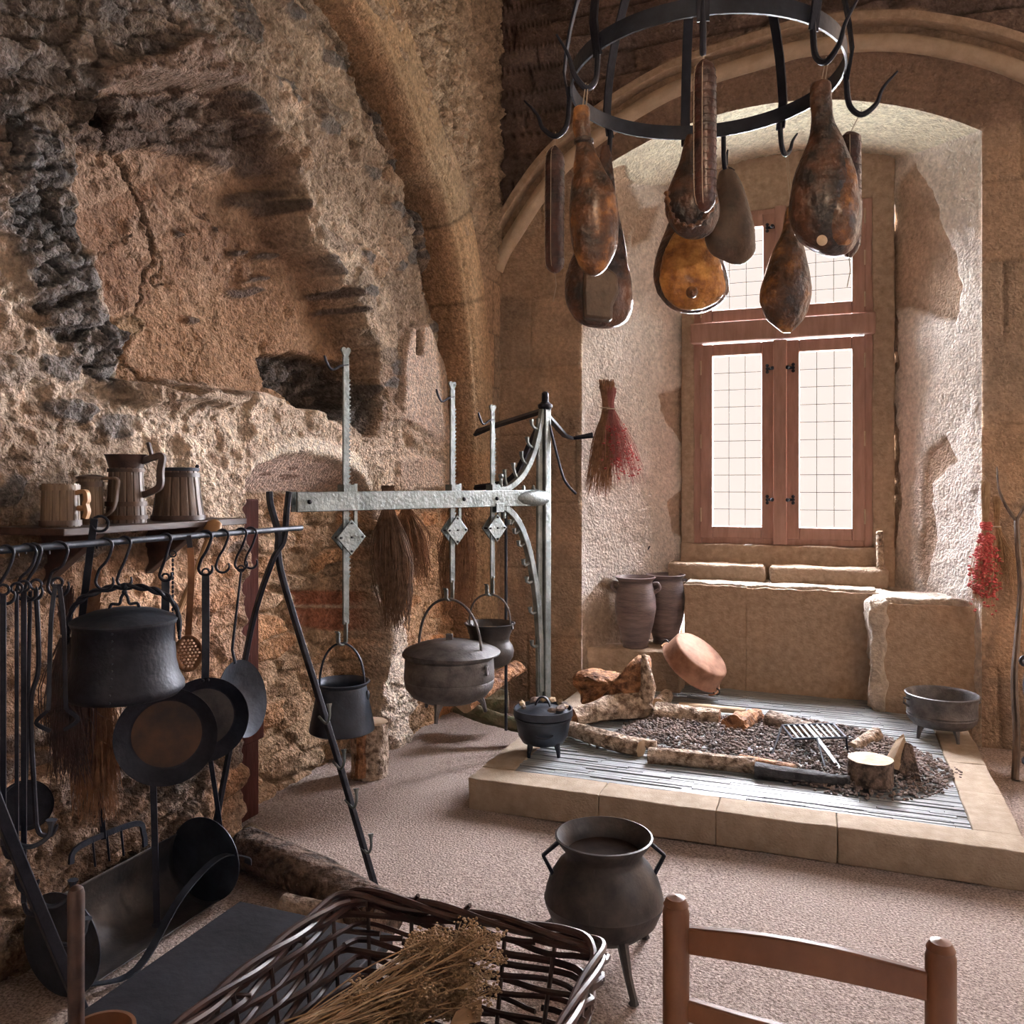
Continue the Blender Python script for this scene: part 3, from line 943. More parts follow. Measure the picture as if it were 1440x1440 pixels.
def casement(x0, x1, z0, z1, latch_x, hinge_x, rows):
    mb = MB()
    w = .085
    xm, zm = (x0 + x1) / 2, (z0 + z1) / 2
    y = WY - .03
    mb.box((x0 + w / 2, y, zm), (w, .05, z1 - z0)).box((x1 - w / 2, y, zm), (w, .05, z1 - z0))
    mb.box((xm, y, z0 + w / 2), (x1 - x0 - 2 * w, .05, w)).box((xm, y, z1 - w / 2), (x1 - x0 - 2 * w, .05, w))
    c = mb.build('casement', M_WOODR, win, smooth=False, bevel=.008)
    MB().box((xm, y + .01, zm), (x1 - x0 - 2 * w + .01, .005, z1 - z0 - 2 * w + .01)).build('pane', M_GLASS, c, smooth=False)
    mb = MB()
    gx0, gx1, gz0, gz1 = x0 + w, x1 - w, z0 + w, z1 - w
    for k in range(1, 3):
        xx = gx0 + (gx1 - gx0) * k / 3
        mb.box((xx, y + .004, zm), (.0036, .0012, gz1 - gz0))
    for k in range(1, rows):
        zz = gz0 + (gz1 - gz0) * k / rows
        mb.box((xm, y + .004, zz), (gx1 - gx0, .0012, .0036))
    mb.build('lead_came', M_LEAD, c, smooth=False)
    for zz in (z0 + (z1 - z0) * .2, z0 + (z1 - z0) * .86):
        mb = MB()
        s = -1 if latch_x < xm else 1
        lx = latch_x
        mb.box((lx, y - .030, zz), (.085, .006, .018))
        for q in (-1, 1):
            for a in (-1, 0, 1):
                mb.ball((lx + q * .035, y - .031, zz + a * .022), .012, 8, 5, (1, .35, 1))
        mb.tube([(lx, y - .03, zz), (lx, y - .055, zz)], .009, 8).ball((lx, y - .062, zz), .014, 10, 6)
        mb.build('latch', M_IRON, c)
    for zz in (z0 + (z1 - z0) * .12, z0 + (z1 - z0) * .5, z0 + (z1 - z0) * .88):
        MB().tube([(hinge_x, y - .03, zz - .05), (hinge_x, y - .03, zz + .05)], .006, 8).build('hinge', M_SANDL, c)

casement(WX0 + .05, WXM - .04, WZ0 + .04, ZT - .005, WXM - .05, WX0 + .055, 10)
casement(WXM + .04, WX1 - .05, WZ0 + .04, ZT - .005, WXM + .05, WX1 - .055, 10)
casement(WX0 + .05, WXM - .03, ZT + .15, WZ1 - .05, WXM - .05, WX0 + .055, 6)
casement(WXM + .03, WX1 - .05, ZT + .15, WZ1 - .05, WXM + .05, WX1 - .055, 6)

# ---------------- red door leaf in the walled-up doorway
door = bpy.data.objects.new('door_1', None)
COL.objects.link(door)
door.location = (-2.47, 3.0, 0)
struct(door)
for k in range(3):
    MB().box((-2.47, 2.80 + .155 * k, .72), (.05, .15, 1.44 - .01 * k)).build('board', M_DOORW, door, smooth=False, bevel=.006)
MB().box((-2.435, 2.96, .40), (.03, .46, .09)).build('ledge', M_DOORW, door, smooth=False, bevel=.006)

# ================================================================== HEARTH
HZ = .145
hearth = thing('hearth_platform', 'raised stone hearth with sandstone kerb and edge-laid slate bed below the window', 'hearth', (-.5, 4.6, 0))
rng = random.Random(5)


def kerb(c, s, seed, rz=0):
    o = slab('kerb_stone', c, s, M_KERB, .007, .006, seed)
    o.parent = hearth
    o.location = V(c) - hearth.location
    o.rotation_euler = (0, 0, rz)
    return o
xk = -1.60
for i, w in enumerate((.62, .50, .47, .67)):
    kerb((xk + w / 2, 3.685, HZ / 2), (w - .001, .17, HZ), 30 + i)
    xk += w
yk = 3.77
for i, w in enumerate((.46, .42, .50, .40)):
    kerb((.575, yk + w / 2, HZ / 2), (.17, w - .001, HZ), 40 + i)
    yk += w
kerb((-1.52, 4.02, HZ / 2), (.16, .50, HZ), 50)
kerb((-1.52, 4.55, HZ / 2), (.16, .55, HZ), 51)
kerb((-1.54, 5.15, HZ / 2), (.13, .62, HZ), 52)
mb = MB()
y = 3.775
while y < 5.80:
    w = rng.uniform(.012, .026)
    x = -1.44 - rng.uniform(0, .02)
    xe = .488
    while x < xe:
        L = min(rng.uniform(.18, .6), xe - x)
        h = HZ - rng.uniform(.002, .009)
        a = rng.uniform(-.004, .004)
        x1 = x + L - .003
        ww = w - .0022
        vs = [(x, y, .02), (x1, y + a, .02), (x1, y + a + ww, .02), (x, y + ww, .02), (x, y, h), (x1, y + a, h), (x1, y + a + ww, h), (x, y + ww, h)]
        mb.add(vs, [(4, 5, 6, 7), (0, 1, 5, 4), (1, 2, 6, 5), (2, 3, 7, 6), (3, 0, 4, 7)])
        x += L
    y += w
mb.box((-.48, 4.79, .065), (1.93, 2.05, .12))
mb.build('slate_bed', M_SLATE, hearth, smooth=False)
# ================================================================== OBJECTS
def arc(c, r, a0, a1, n, ax1, ax2):
    c, ax1, ax2 = V(c), V(ax1), V(ax2)
    return [c + ax1 * (r * math.cos(a0 + (a1 - a0) * i / n)) + ax2 * (r * math.sin(a0 + (a1 - a0) * i / n)) for i in range(n + 1)]

Xa, Ya, Za = V((1, 0, 0)), V((0, 1, 0)), V((0, 0, 1))
# ------------------------------------------------------------------ fireplace crane
BA = V((-2.20, 3.11, 1.42))
BB = V((-1.569, 4.615, 1.42))
bd = (BB - BA).normalized()
bn = V((bd.y, -bd.x, 0))
crane = thing('fireplace_crane', 'tall steel fireplace crane with long swing beam, curved toothed braces and wall brackets', 'crane', (BB.x, BB.y, 0))
SQ = [(1, 1), (-1, 1), (-1, -1), (1, -1)]
mb = MB()
mb.bar([BB + V((0, 0, -1.29)), BB + V((0, 0, .52))], .05, .05, bn)
mb.bar([BB - bd * .05 + V((0, 0, -1.2)), BB - bd * .05 + V((0, 0, .45))], .02, .04, bn)
mb.build('post', M_STEEL, crane, bevel=.006)
MB().lathe([(.03, -.02), (.042, -.005), (.042, .01), (.028, .02), (.02, .03), (.02, .075), (.01, .085)], 20, BB + V((0, 0, .52))).build('finial', M_IRON, crane)
beam = MB().bar([BA + bn * .014, BB - bd * .03 + bn * .014], .088, .012, Za).bar([BA - bn * .03, BB - bd * .03 - bn * .03], .088, .012, Za)
beam = beam.build('beam', M_STEEL, crane, bevel=.003)
for q in (.06, .98, 1.22):
    MB().ball(BA + bd * q + bn * .022, .011, 8, 5, (1, 1, 1)).build('rivet', M_IRON, beam)
# swelling sleeve where the beam meets the post
mb = MB()
pr = [(.006, -.19), (.02, -.17), (.038, -.12), (.047, -.06), (.048, 0), (.044, .05), (.036, .08)]
R = bd.to_track_quat('Z', 'Y').to_matrix().to_4x4()
mb.lathe(pr, 20, BB - bd * .08, R)
for a in (-.10, -.02, .04):
    mb.lathe([(.012, 0), (.01, .02), (.002, .03)], 8, BB - bd * .08 + bd * a + Za * .043)
mb.build('collar', M_STEEL, crane)


def brace(pts, w, t, teeth, sgn, nm='brace'):
    b = MB().bar(pts, t, w, bn).build(nm, M_STEEL, crane, bevel=.003)
    for k in teeth:
        i = int(k * (len(pts) - 1))
        p = pts[i]
        tg = (pts[min(i + 1, len(pts) - 1)] - pts[max(i - 1, 0)]).normalized()
        n = tg.cross(bn).normalized() * sgn
        mb = MB().tube([p, p + n * .045, p + n * .062 + Za * .012, p + n * .066 + Za * .04], [.010, .009, .010, .014], 6)
        mb.build('peg', M_STEEL, b)


def bp(u, z):
    return BB - bd * u + V((0, 0, z)) + bn * .0
up = smoothpts([bp(.40, .045), bp(.31, .055), bp(.20, .12), bp(.12, .22), bp(.07, .33), bp(.04, .43), bp(.02, .50)], 8)
brace(up, .034, .03, (.18, .31, .45, .6, .75), -1)
dn = smoothpts([bp(.42, -.05), bp(.33, -.055), bp(.24, -.12), bp(.17, -.23), bp(.115, -.38), bp(.075, -.56), bp(.05, -.8), bp(.045, -1.1)], 8)
brace(dn, .036, .034, (.27, .36, .45, .56, .66, .78, .88), 1)
mb = MB().bar([bp(.42, -.05), bp(.36, -.05)], .05, .05, Za)
mb.tube([bp(.34, -.07) , bp(.34, -.11)], .014, 8)
mb.build('clamp', M_STEEL, crane, bevel=.003)
mb = MB().tube([bp(.36, .03), bp(.36, .115)], .011, 8).ball(bp(.36, .12), .016)
mb.build('pin', M_STEEL, crane)
top = BB + V((0, 0, .50))
MB().bar([top + V((0, 0, -.0)), V((-2.05, 4.99, 1.86)), V((-2.22, 5.07, 1.82))], .045, .022, bn + Za * .3).build('wall_bracket', M_IRON, crane, bevel=.003)
MB().bar([top + V((0, 0, -.02)), V((-1.66, 5.28, 1.81)), V((-1.66, 5.44, 1.80)), V((-1.52, 5.45, 1.82))], .035, .02, Xa).build('wall_bracket', M_IRON, crane, bevel=.003)
MB().bar(smoothpts([top + V((-.02, 0, -.04)), V((-1.72, 4.80, 1.75)), V((-1.90, 4.93, 1.53)), V((-2.18, 5.02, 1.47))], 6), .03, .03, bn).build('wall_bracket', M_IRON, crane, bevel=.003)
MB().tube(smoothpts([top + V((.02, .0, -.06)), BB + V((.06, .03, .25)), BB + V((.10, .05, .10)), BB + V((.16, .08, .02))], 8), .008, 8).build('hanging_hook', M_IRON, crane)
MB().tube([bp(.30, -.05) + bn * -.02, bp(.30, -1.27) + bn * -.02], .009, 8).build('drop_rod', M_IRON, crane)

# ------------------------------------------------------------------ ratchet pot hooks
def trammel(q, ztop, zplate, zhook, w, label, hooked=True):
    """saw-toothed hanger through the slot of the beam; its foot is a flat hook"""
    c = BA + bd * q - bn * .008
    th = thing('ratchet_hanger', label, 'pot hanger', (c.x, c.y, zhook), 0, 'ratchet pot hangers on the crane')
    s = bd
    def at(u, z, o=0):
        return V((c.x, c.y, 0)) + s * u + V((0, 0, z)) + bn * o
    mb = MB()
    mb.bar([at(0, zhook + .09), at(0, ztop - .05)], w, .010, s)
    # teeth along the right edge
    z = zplate + .0
    zz = zhook + .30
    hw = w / 2
    while zz < ztop - .16:
        mb.add([at(hw, zz, .005), at(hw + .010, zz + .012, .005), at(hw, zz + .016, .005), at(hw, zz, -.005), at(hw + .010, zz + .012, -.005), at(hw, zz + .016, -.005)],
               [(0, 1, 2), (5, 4, 3), (0, 3, 4, 1), (1, 4, 5, 2), (2, 5, 3, 0)])
        zz += .019
    mb.build('toothed_bar', M_STEEL, th, bevel=.0015)
    # heart shaped head
    hd = MB()
    for sgn in (-1, 1):
        hd.lathe([(w * .42, -.005), (w * .42, .005)], 14, at(sgn * w * .38, ztop - .02), bn.to_track_quat('Z', 'Y').to_matrix().to_4x4())
    hd.add([at(-w * .8, ztop - .02, .005), at(0, ztop - .075, .005), at(w * .8, ztop - .02, .005), at(-w * .8, ztop - .02, -.005), at(0, ztop - .075, -.005), at(w * .8, ztop - .02, -.005)],
           [(0, 1, 2), (5, 4, 3), (0, 3, 4, 1), (1, 4, 5, 2), (2, 5, 3, 0)])
    hd.build('head', M_STEEL, th, smooth=False)
    hk = smoothpts([at(w * .4, ztop - .085), at(-w * .9, ztop - .095), at(-w * 2.3, ztop - .115), at(-w * 3.2, ztop - .085), at(-w * 3.6, ztop - .055)], 5)
    MB().tube(hk, [.006] * (len(hk) - 4) + [.006, .0055, .005, .004], 7).build('top_hook', M_IRON, th)
    # diamond ratchet plates and their straps
    r = w * 1.9
    mb = MB()
    for o in (.020, -.022):
        k = 0.62
        pts = [(0, r * 1.35), (r * .9, 0), (0, -r * 1.35), (-r * .9, 0)]
        f = [at(u * 1.45 + w * .5, zplate + z, o + .004) for u, z in pts]
        g = [at(u * 1.45 + w * .5, zplate + z, o - .004) for u, z in pts]
        mb.add(f + g, [(0, 1, 2, 3), (7, 6, 5, 4), (0, 4, 5, 1), (1, 5, 6, 2), (2, 6, 7, 3), (3, 7, 4, 0)])
    pl = mb.build('diamond_plate', M_STEEL, th, smooth=False, bevel=.002)
    for u, z in ((0, r * 1.05), (r * .98, 0), (0, -r * 1.05), (-r * .98, 0), (0, 0)):
        MB().tube([at(u + w * .5, zplate + z, -.03), at(u + w * .5, zplate + z, .032)], .005, 8).build('rivet', M_IRON, pl)
    MB().bar([at(w * 1.7, zplate + r * .3), at(w * 1.7, 1.50)], .018, .008, s).bar([at(w * .2, 1.45, .0), at(w * .2, 1.495, .0)], w * 2.1, .05, s).build('strap', M_STEEL, th, smooth=False)
    # foot: square-turned hook
    hk = [at(0, zhook + .10), at(0, zhook + .012), at(-.012, zhook), at(-.030, zhook), at(-.042, zhook + .012), at(-.042, zhook + .055), at(-.052, zhook + .062)]
    MB().bar(hk, .024, .009, bn).build('foot_hook', M_STEEL, th, bevel=.002)
    return at(-.02, zhook + .006)

PH1 = trammel(.270, 2.128, 1.255, .768, .032, 'tallest ratchet pot hanger, nearest the beam end, carrying the tapered grey bucket')
PH2 = trammel(.925, 2.030, 1.262, .905, .030, 'middle ratchet pot hanger, carrying the wide lidded cauldron')
PH3 = trammel(1.215, 1.930, 1.262, .902, .029, 'shortest ratchet pot hanger, nearest the crane post, carrying the flared pot')


def bail(c, w, ztop, zear, r, m, parent, ax=Xa, twist=False, square=False, nm='bail_handle', hgt=None):
    """hoop handle from ear to ear through the hook at the top"""
    c, ax = V(c), V(ax).normalized()
    pts = []
    n = 28
    for i in range(n + 1):
        a = PI * i / n
        pts.append(V((c.x, c.y, 0)) + ax * (-math.cos(a) * w) + Za * (zear + (ztop - zear) * math.sin(a) ** .75))
    # little hooks at the ears
    e0, e1 = pts[0], pts[-1]
    lo = [e0 + ax * .012 + Za * -.012, e0 + Za * -.022]
    hi = [e1 + Za * -.022, e1 - ax * .012 + Za * -.012]
    pts = lo + pts + hi
    if twist:
        mb = MB().tube(pts, r * 1.25, 4, twist=1.1, prof=None)
    else:
        mb = MB().tube(pts, r, 8)
    return mb.build(nm, m, parent)


def ear(c, ax, r, m, parent):
    c = V(c)
    mb = MB().tube(arc(c, r, 0, 2 * PI, 12, ax, Za)[:-1] + [c + V(ax) * r], r * .38, 6)
    return mb.build('ear', m, parent)

# ------------------------------------------------------------------ pots on the crane
vdir = V((-.28, .96, 0))
side = V((.96, .28, 0))
# 1 tapered bucket
zr, zb = .595, .375
c = V((PH1.x, PH1.y, 0))
t = thing('hanging_bucket', 'small tapered dark grey bucket hanging low on the tallest ratchet hanger', 'bucket', (c.x, c.y, zb))
MB().lathe([(.0, zb), (.135, zb), (.147, zb + .008), (.146, zb + .02), (.112, zr - .03), (.110, zr - .012), (.124, zr), (.126, zr + .006), (.120, zr + .009), (.106, zr - .004), (.104, zr - .03), (.135, zb + .02), (0, zb + .015)], 40, c, cap0=False, cap1=False).build('body', M_IRONB, t, sharp=50)
bail(c, .105, PH1.z, zr - .05, .0052, M_IRONB, t, side)
for s_ in (-1, 1):
    MB().ball(c + side * (s_ * .118) + Za * (zr - .055), .018, 8, 6, (.5, .8, 1.3)).build('ear', M_IRONB, t)
# 2 wide lidded cauldron
c = V((PH2.x, PH2.y, 0))
t = thing('lidded_cauldron', 'wide grey cast iron cauldron with flat lid hanging from the middle of the crane beam', 'cauldron', (c.x, c.y, .37))
pr = [(0, .388), (.08, .390), (.14, .400), (.19, .425), (.222, .465), (.229, .50), (.2275, .503), (.230, .506), (.2285, .509), (.231, .512), (.229, .55), (.226, .60), (.224, .615), (.228, .618), (.240, .628), (.240, .64), (.215, .64), (.213, .61)]
MB().lathe(pr, 56, c, cap0=False, cap1=False).build('body', M_CAST, t, sharp=60)
lid = MB().lathe([(.243, .640), (.245, .648), (.236, .655), (.19, .674), (.188, .676), (.13, .690), (.128, .692), (.06, .702), (0, .705)], 56, c + V((.004, 0, 0)), Matrix.Rotation(.02, 4, 'Y'), cap1=False).build('lid', M_CAST, t, sharp=60)
MB().bar([c + V((0, 0, .69)), c + V((0, 0, .735))], .035, .018, side).build('lid_handle', M_CAST, lid, bevel=.004)
bail(c, .205, PH2.z, .60, .007, M_CAST, t, side * .86 - vdir * .5)
for s_ in (-1, 1):
    ear(c + (side * .86 - vdir * .5) * (s_ * .238) + Za * .575, vdir, .02, M_CAST, t)
for a in (35, 155, 275):
    a = math.radians(a)
    q = V((math.cos(a), math.sin(a), 0))
    MB().tube([c + q * .15 + Za * .41, c + q * .175 + Za * .375, c + q * .19 + Za * .325], [.026, .013, .009], 8).build('leg', M_CAST, t)
# 3 flared pot
c = V((PH3.x, PH3.y, 0))
t = thing('flared_hanging_pot', 'round-bellied brownish pot with flared rim hanging beside the crane post', 'pot', (c.x, c.y, .52))
MB().lathe([(0, .515), (.05, .518), (.10, .54), (.125, .575), (.130, .605), (.122, .635), (.108, .655), (.105, .675), (.107, .679), (.112, .70), (.116, .705), (.122, .735), (.134, .748), (.138, .755), (.130, .757), (.118, .74), (.110, .71), (.100, .67), (.115, .62), (.12, .58), (.09, .545), (0, .53)], 44, c, cap0=False, cap1=False).build('body', M_BRONZE, t, sharp=60)
MB().lathe([(0, .72), (.107, .72)], 30, c, cap0=False, cap1=False).build('contents', M_STRAW, t)
bail(c, .118, PH3.z, .755, .0055, M_CAST, t, side * .94 - vdir * .3)
for s_ in (-1, 1):
    ear(c + (side * .94 - vdir * .3) * (s_ * .132) + Za * .745, vdir, .014, M_CAST, t)

# ------------------------------------------------------------------ utensil rack: rod on two trestles
RX, RZ = -1.95, 1.332
rack = thing('utensil_rack', 'black iron rack, a long round rod carried on forked trestle legs along the left wall', 'rack', (RX, 2.1, 0))
MB().tube([(RX, 1.05, RZ + .004), (RX, 2.05, RZ), (RX, 2.80, RZ - .004)], .0098, 12).build('rod', M_IRONB, rack)
yt = 2.72


def trestle_leg(pts, w, nm='leg'):
    return MB().bar(smoothpts(pts, 6), w, w * .7, V((1, -.5, .2))).build(nm, M_IRON, rack, bevel=.003)

a = trestle_leg([(-2.04, yt, 1.47), (-2.035, yt, 1.42), (-2.00, yt, 1.31), (-2.008, yt + .012, 1.22), (-1.96, yt + .01, 1.06), (-1.75, yt - .0, .52), (-1.55, yt - .02, 0.0)], .026)
b = trestle_leg([(-1.965, yt + .02, 1.47), (-1.975, yt + .02, 1.40), (-1.99, yt + .02, 1.28), (-2.02, yt - .012, 1.20), (-2.10, yt - .03, .95), (-2.17, yt - .08, .45), (-2.23, yt - .14, 0.0)], .024)
# pegs on the long leg
for k, z in enumerate((.63, .47, .335, .18)):
    f = (1.06 - z) / 1.06
    p = V((-1.96 + .41 * f, yt - .005, z))
    q = smoothpts([p - V((.02, 0, .0)), p + V((.03, -.03, -.012)), p + V((.055, -.045, .02)), p + V((.05, -.04, .065))], 5)
    MB().tube(q, [.005] * (len(q) - 3) + [.006, .009, .011], 7).build('peg', M_STEEL, a)
# near trestle, only one leg in view
n1 = trestle_leg([(-1.90, 1.20, 1.46), (-1.93, 1.25, 1.33), (-1.93, 1.34, 1.15), (-1.92, 1.53, .62), (-1.90, 1.76, .0)], .040)
n2 = trestle_leg([(-1.98, 1.20, 1.46), (-1.97, 1.22, 1.33), (-2.02, 1.16, 1.1), (-2.20, 1.02, .0)], .036)
for k, z in enumerate((.60, .42, .30)):
    p = V((-1.92, 1.54 + (.62 - z) * .36, z))
    q = smoothpts([p, p + V((.03, .02, -.01)), p + V((.055, .045, .01)), p + V((.06, .05, .05))], 5)
    MB().tube(q, [.006] * (len(q) - 3) + [.007, .011, .014], 7).build('peg', M_IRONB, n1)


def rod_y(px):
    t = (px - 720) / FPX
    d = RX / (CS * t - SN)
    return d * (CS + SN * t)


def s_hook(px, label, h=.145, big=1.0, flip=1, r=.0042, zt=None, x=None):
    """S hook over the rod; returns where its lower bend carries a load"""
    y = rod_y(px)
    R1, R2 = .0175 * big, .020 * big
    dirv = V((.80 * flip, .6 * flip, 0)).normalized()
    dirv = V((math.cos(.5), math.sin(.5), 0)) * flip
    z0 = RZ + .0098 + .002 - R1 if zt is None else zt
    c1 = V((0, 0, 0))
    pts = arc(c1, R1, PI * 1.12, -.25, 10, dirv, Za)
    c2 = V((0, 0, -(h - R1 - R2)))
    mid = [c1 + dirv * (R1 * .55) - Za * (R1 * 1.5), c1 * .5 + c2 * .5, c2 - dirv * (R2 * .6) + Za * (R2 * 1.4)]
    low = arc(c2, R2, PI * .92, PI * 2.15, 10, dirv, Za)
    pts = smoothpts(pts + mid + low, 2)
    n = len(pts)
    rs = [r] * n
    for k in range(5):
        rs[k] = r * (.5 + .1 * k)
        rs[-1 - k] = r * (.5 + .1 * k)
    loc = V((RX if x is None else x, y, z0))
    ob = MB().tube(pts, rs, 7).build('s_hook', M_IRON, None)
    ob.location = loc
    tag(ob, label, 'hook', 'iron S hooks on the rack rod')
    return loc + c2 - Za * (R2 - r)

hk = {}
for px, lb, kw in (
        (8, 'iron S hook at the picture edge end of the rack rod', dict(big=1.1)),
        (38, 'iron S hook on the rod, second in from the picture edge', dict(big=1.25, flip=1)),
        (47, 'iron S hook close behind the second hook from the picture edge', dict(big=1.1)),
        (82, 'broad iron S hook carrying the tongs', dict(big=1.35)),
        (147, 'iron S hook on the rod over the big kettle lid', dict(big=1.2)),
        (175, 'iron S hook carrying the big black kettle', dict(big=1.0)),
        (233, 'iron S hook carrying the brown frying pan', dict(big=.9, r=.005)),
        (289, 'twisted iron S hook carrying the dark frying pan', dict(big=1.1, r=.005)),
        (313, 'thin iron S hook hanging empty beside the twisted one', dict(big=1.1)),
        (339, 'thin iron S hook carrying the shallow strainer pan', dict(big=1.05)),
        (353, 'last thin iron S hook, empty, next to the trestle fork', dict(big=1.05))):
    hk[px] = s_hook(px, lb, **kw)


def flat_strip(p0, p1, w, t, m, name, parent, face=V((.5, -.86, 0))):
    s = Za.cross(face).normalized()
    return MB().bar([p0, p1], w, t, s).build(name, m, parent, bevel=.001)

FC = V((.62, -.78, 0))           # the way the hanging tools face
FS = Za.cross(FC).normalized()
# fire irons
for px, hx, zt, zb, lb, kind in (
        (3, 8, 1.235, .60, 'square-section fire iron hanging nearest the picture edge', 'flat'),
        (22, 38, 1.235, .50, 'thin dark fire iron hanging second from the picture edge', 'round'),
        (32, 38, 1.238, .43, 'long flat-shanked fire iron hanging beside the thin one', 'flat'),
        (49, 47, 1.238, .62, 'bent dark fire iron hanging just before the tongs', 'bent')):
    h = hk[hx]
    y = rod_y(px) + .0
    c = V((RX + .004, y, zt))
    tl = thing('fire_iron', lb, 'fire iron', (c.x, c.y, zb), 0, 'fire irons on the rack')
    ring = arc(c, .013, 0, 2 * PI, 12, FS, Za)
    MB().tube(ring, .0035, 6).build('ring', M_IRON, tl)
    a_, b_ = c - Za * .012, V((c.x, c.y, zb))
    if kind == 'bent':
        MB().tube(smoothpts([a_, a_ - Za * .2 + FS * .006, b_ + Za * .3 + FS * -.012, b_], 6), .0065, 7).build('shank', M_IRON, tl)
    else:
        MB().bar([a_, b_], .013 if kind == 'flat' else .009, .007, FS).build('shank', M_IRON, tl, bevel=.001)
    tip = smoothpts([b_, b_ - Za * .03 + FS * .01, b_ - Za * .035 + FS * .035, b_ - Za * .01 + FS * .05], 4)
    MB().tube(tip, [.006] * (len(tip) - 2) + [.005, .003], 6).build('tip', M_IRON, tl)
# tongs
c = V((RX + .004, rod_y(79), 1.232))
tl = thing('fire_tongs', 'long pair of dark iron tongs hanging on the broad hook near the kettle', 'tongs', (c.x, c.y, .95))
MB().tube(arc(c + Za * .004, .013, 0, 2 * PI, 12, FS, Za), .004, 6).build('pivot', M_IRON, tl)
for s_, hi in ((-1, M_IRONB), (1, M_IRON)):
    q = smoothpts([c + FS * (s_ * .004), c - Za * .10 + FS * (s_ * .015), c - Za * .30 + FS * (s_ * .02), c - Za * .335 + FS * (s_ * .022)], 6)
    MB().bar(q, .011, .007, FS).build('arm', hi, tl, bevel=.001)
    q = smoothpts([q[-1], q[-1] - Za * .03 + FS * (s_ * .028), q[-1] - Za * .055 + FS * (-s_ * .006)], 6)
    MB().bar(q, .010, .007, FS).build('jaw', M_IRON, tl)
# big skimmer low by the near trestle
c = P(38, 1130, X=-2.06)
tl = thing('large_skimmer', 'large round black skimmer hanging on its long shank behind the near trestle leg', 'skimmer', (c.x, c.y, c.z))
R = FC.to_track_quat('Z', 'Y').to_matrix().to_4x4()
MB().lathe([(0, .0), (.06, .001), (.066, .012), (.069, .014), (.068, .010), (.062, -.003), (0, -.004)], 36, c, R, cap0=False, cap1=False).build('blade', M_IRON, tl)
MB().tube([c + Za * .065 + FC * .01, c + Za * .12, V((RX - .02, rod_y(36) + .03, 1.22))], .005, 7).build('shank', M_IRON, tl)
# flat slice with ring
c = hk[147]
tl = thing('slice_handle', 'flat grey bar-handled slice hanging from an upper hook in front of the shelf', 'kitchen slice', (RX - .03, c.y, 1.08))
MB().bar([V((RX - .03, rod_y(144), 1.40)), V((RX - .20, rod_y(144) + .10, 1.02))], .020, .005, FS).build('shank', M_IRONB, tl, bevel=.001)
MB().tube(arc(V((RX - .025, rod_y(150), 1.385)), .022, 0, 2 * PI, 14, FS, Za), .004, 6).build('ring', M_IRON, tl)
MB().bar([V((RX - .20, rod_y(144) + .10, 1.02)), V((RX - .23, rod_y(144) + .12, .92))], .06, .004, FS).build('blade', M_IRONB, tl)

# ------------------------------------------------------------------ big black kettle
h = hk[175]
kx, ky = h.x, h.y
t = thing('big_kettle', 'big black riveted kettle with lid and twisted handle hanging from the rack', 'kettle', (kx, ky, .88))
c = V((kx, ky, 0))
kb = MB().lathe([(0, .872), (.10, .874), (.150, .884), (.166, .900), (.165, .915), (.150, .945), (.142, .98), (.139, 1.03), (.138, 1.085), (.143, 1.09), (.143, 1.097), (.134, 1.097), (.13, 1.0)], 56, c, cap0=False, cap1=False).build('body', M_IRON, t, sharp=50)
l = MB().lathe([(.146, 1.097), (.147, 1.103), (.13, 1.113), (.09, 1.128), (.04, 1.137), (0, 1.139)], 48, c, cap0=True, cap1=False).build('lid', M_IRONB, t, sharp=50)
mb = MB()
z0 = 1.137
for s_ in (-1, 1):
    q = smoothpts([c + FS * (s_ * .040) + Za * (z0 - .004), c + FS * (s_ * .034) + Za * (z0 + .012), c + FS * (s_ * .014) + Za * (z0 + .012), c + FS * (s_ * .008) + Za * (z0 + .032), c + Za * (z0 + .044)], 6)
    mb.tube(q, .0045, 8)
mb.ball(c + Za * (z0 + .046), .008)
mb.build('lid_handle', M_IRON, l)
# bright panel seam rivets
mb = MB()
aa = -.93
for aa in (-1.0,):
    for k in range(10):
        z = .90 + .0205 * k
        r = .166 if z < .93 else .1405 + .012 * max(0, (.985 - z) / .04)
        mb.ball(c + V((math.cos(aa), math.sin(aa), 0)) * (r + .001) + Za * z, .0035, 6, 4)
mb.build('rivets', M_IRONB, kb)['kind'] = 'stuff'
pts = []
for i in range(41):
    a = PI * i / 40
    pts.append(c + FS * (-math.cos(a) * .150) + Za * (1.06 + (h.z - .004 - 1.06) * math.sin(a) ** .62))
hb = MB()
for ph in (0, PI):
    q = []
    for i, p in enumerate(pts):
        tg = (pts[min(i + 1, 40)] - pts[max(i - 1, 0)]).normalized()
        u = FC
        w = tg.cross(u)
        a = ph + i * .85
        rr = .0055 if 6 < i < 34 else .002
        q.append(p + (u * math.cos(a) + w * math.sin(a)) * rr)
    hb.tube(q, .0062, 7)
hb.ball(pts[20], .012)
hb.build('bail_handle', M_IRON, t)
for s_ in (-1, 1):
    ear(c + FS * (s_ * .150) + Za * 1.052, FC, .012, M_IRON, t)

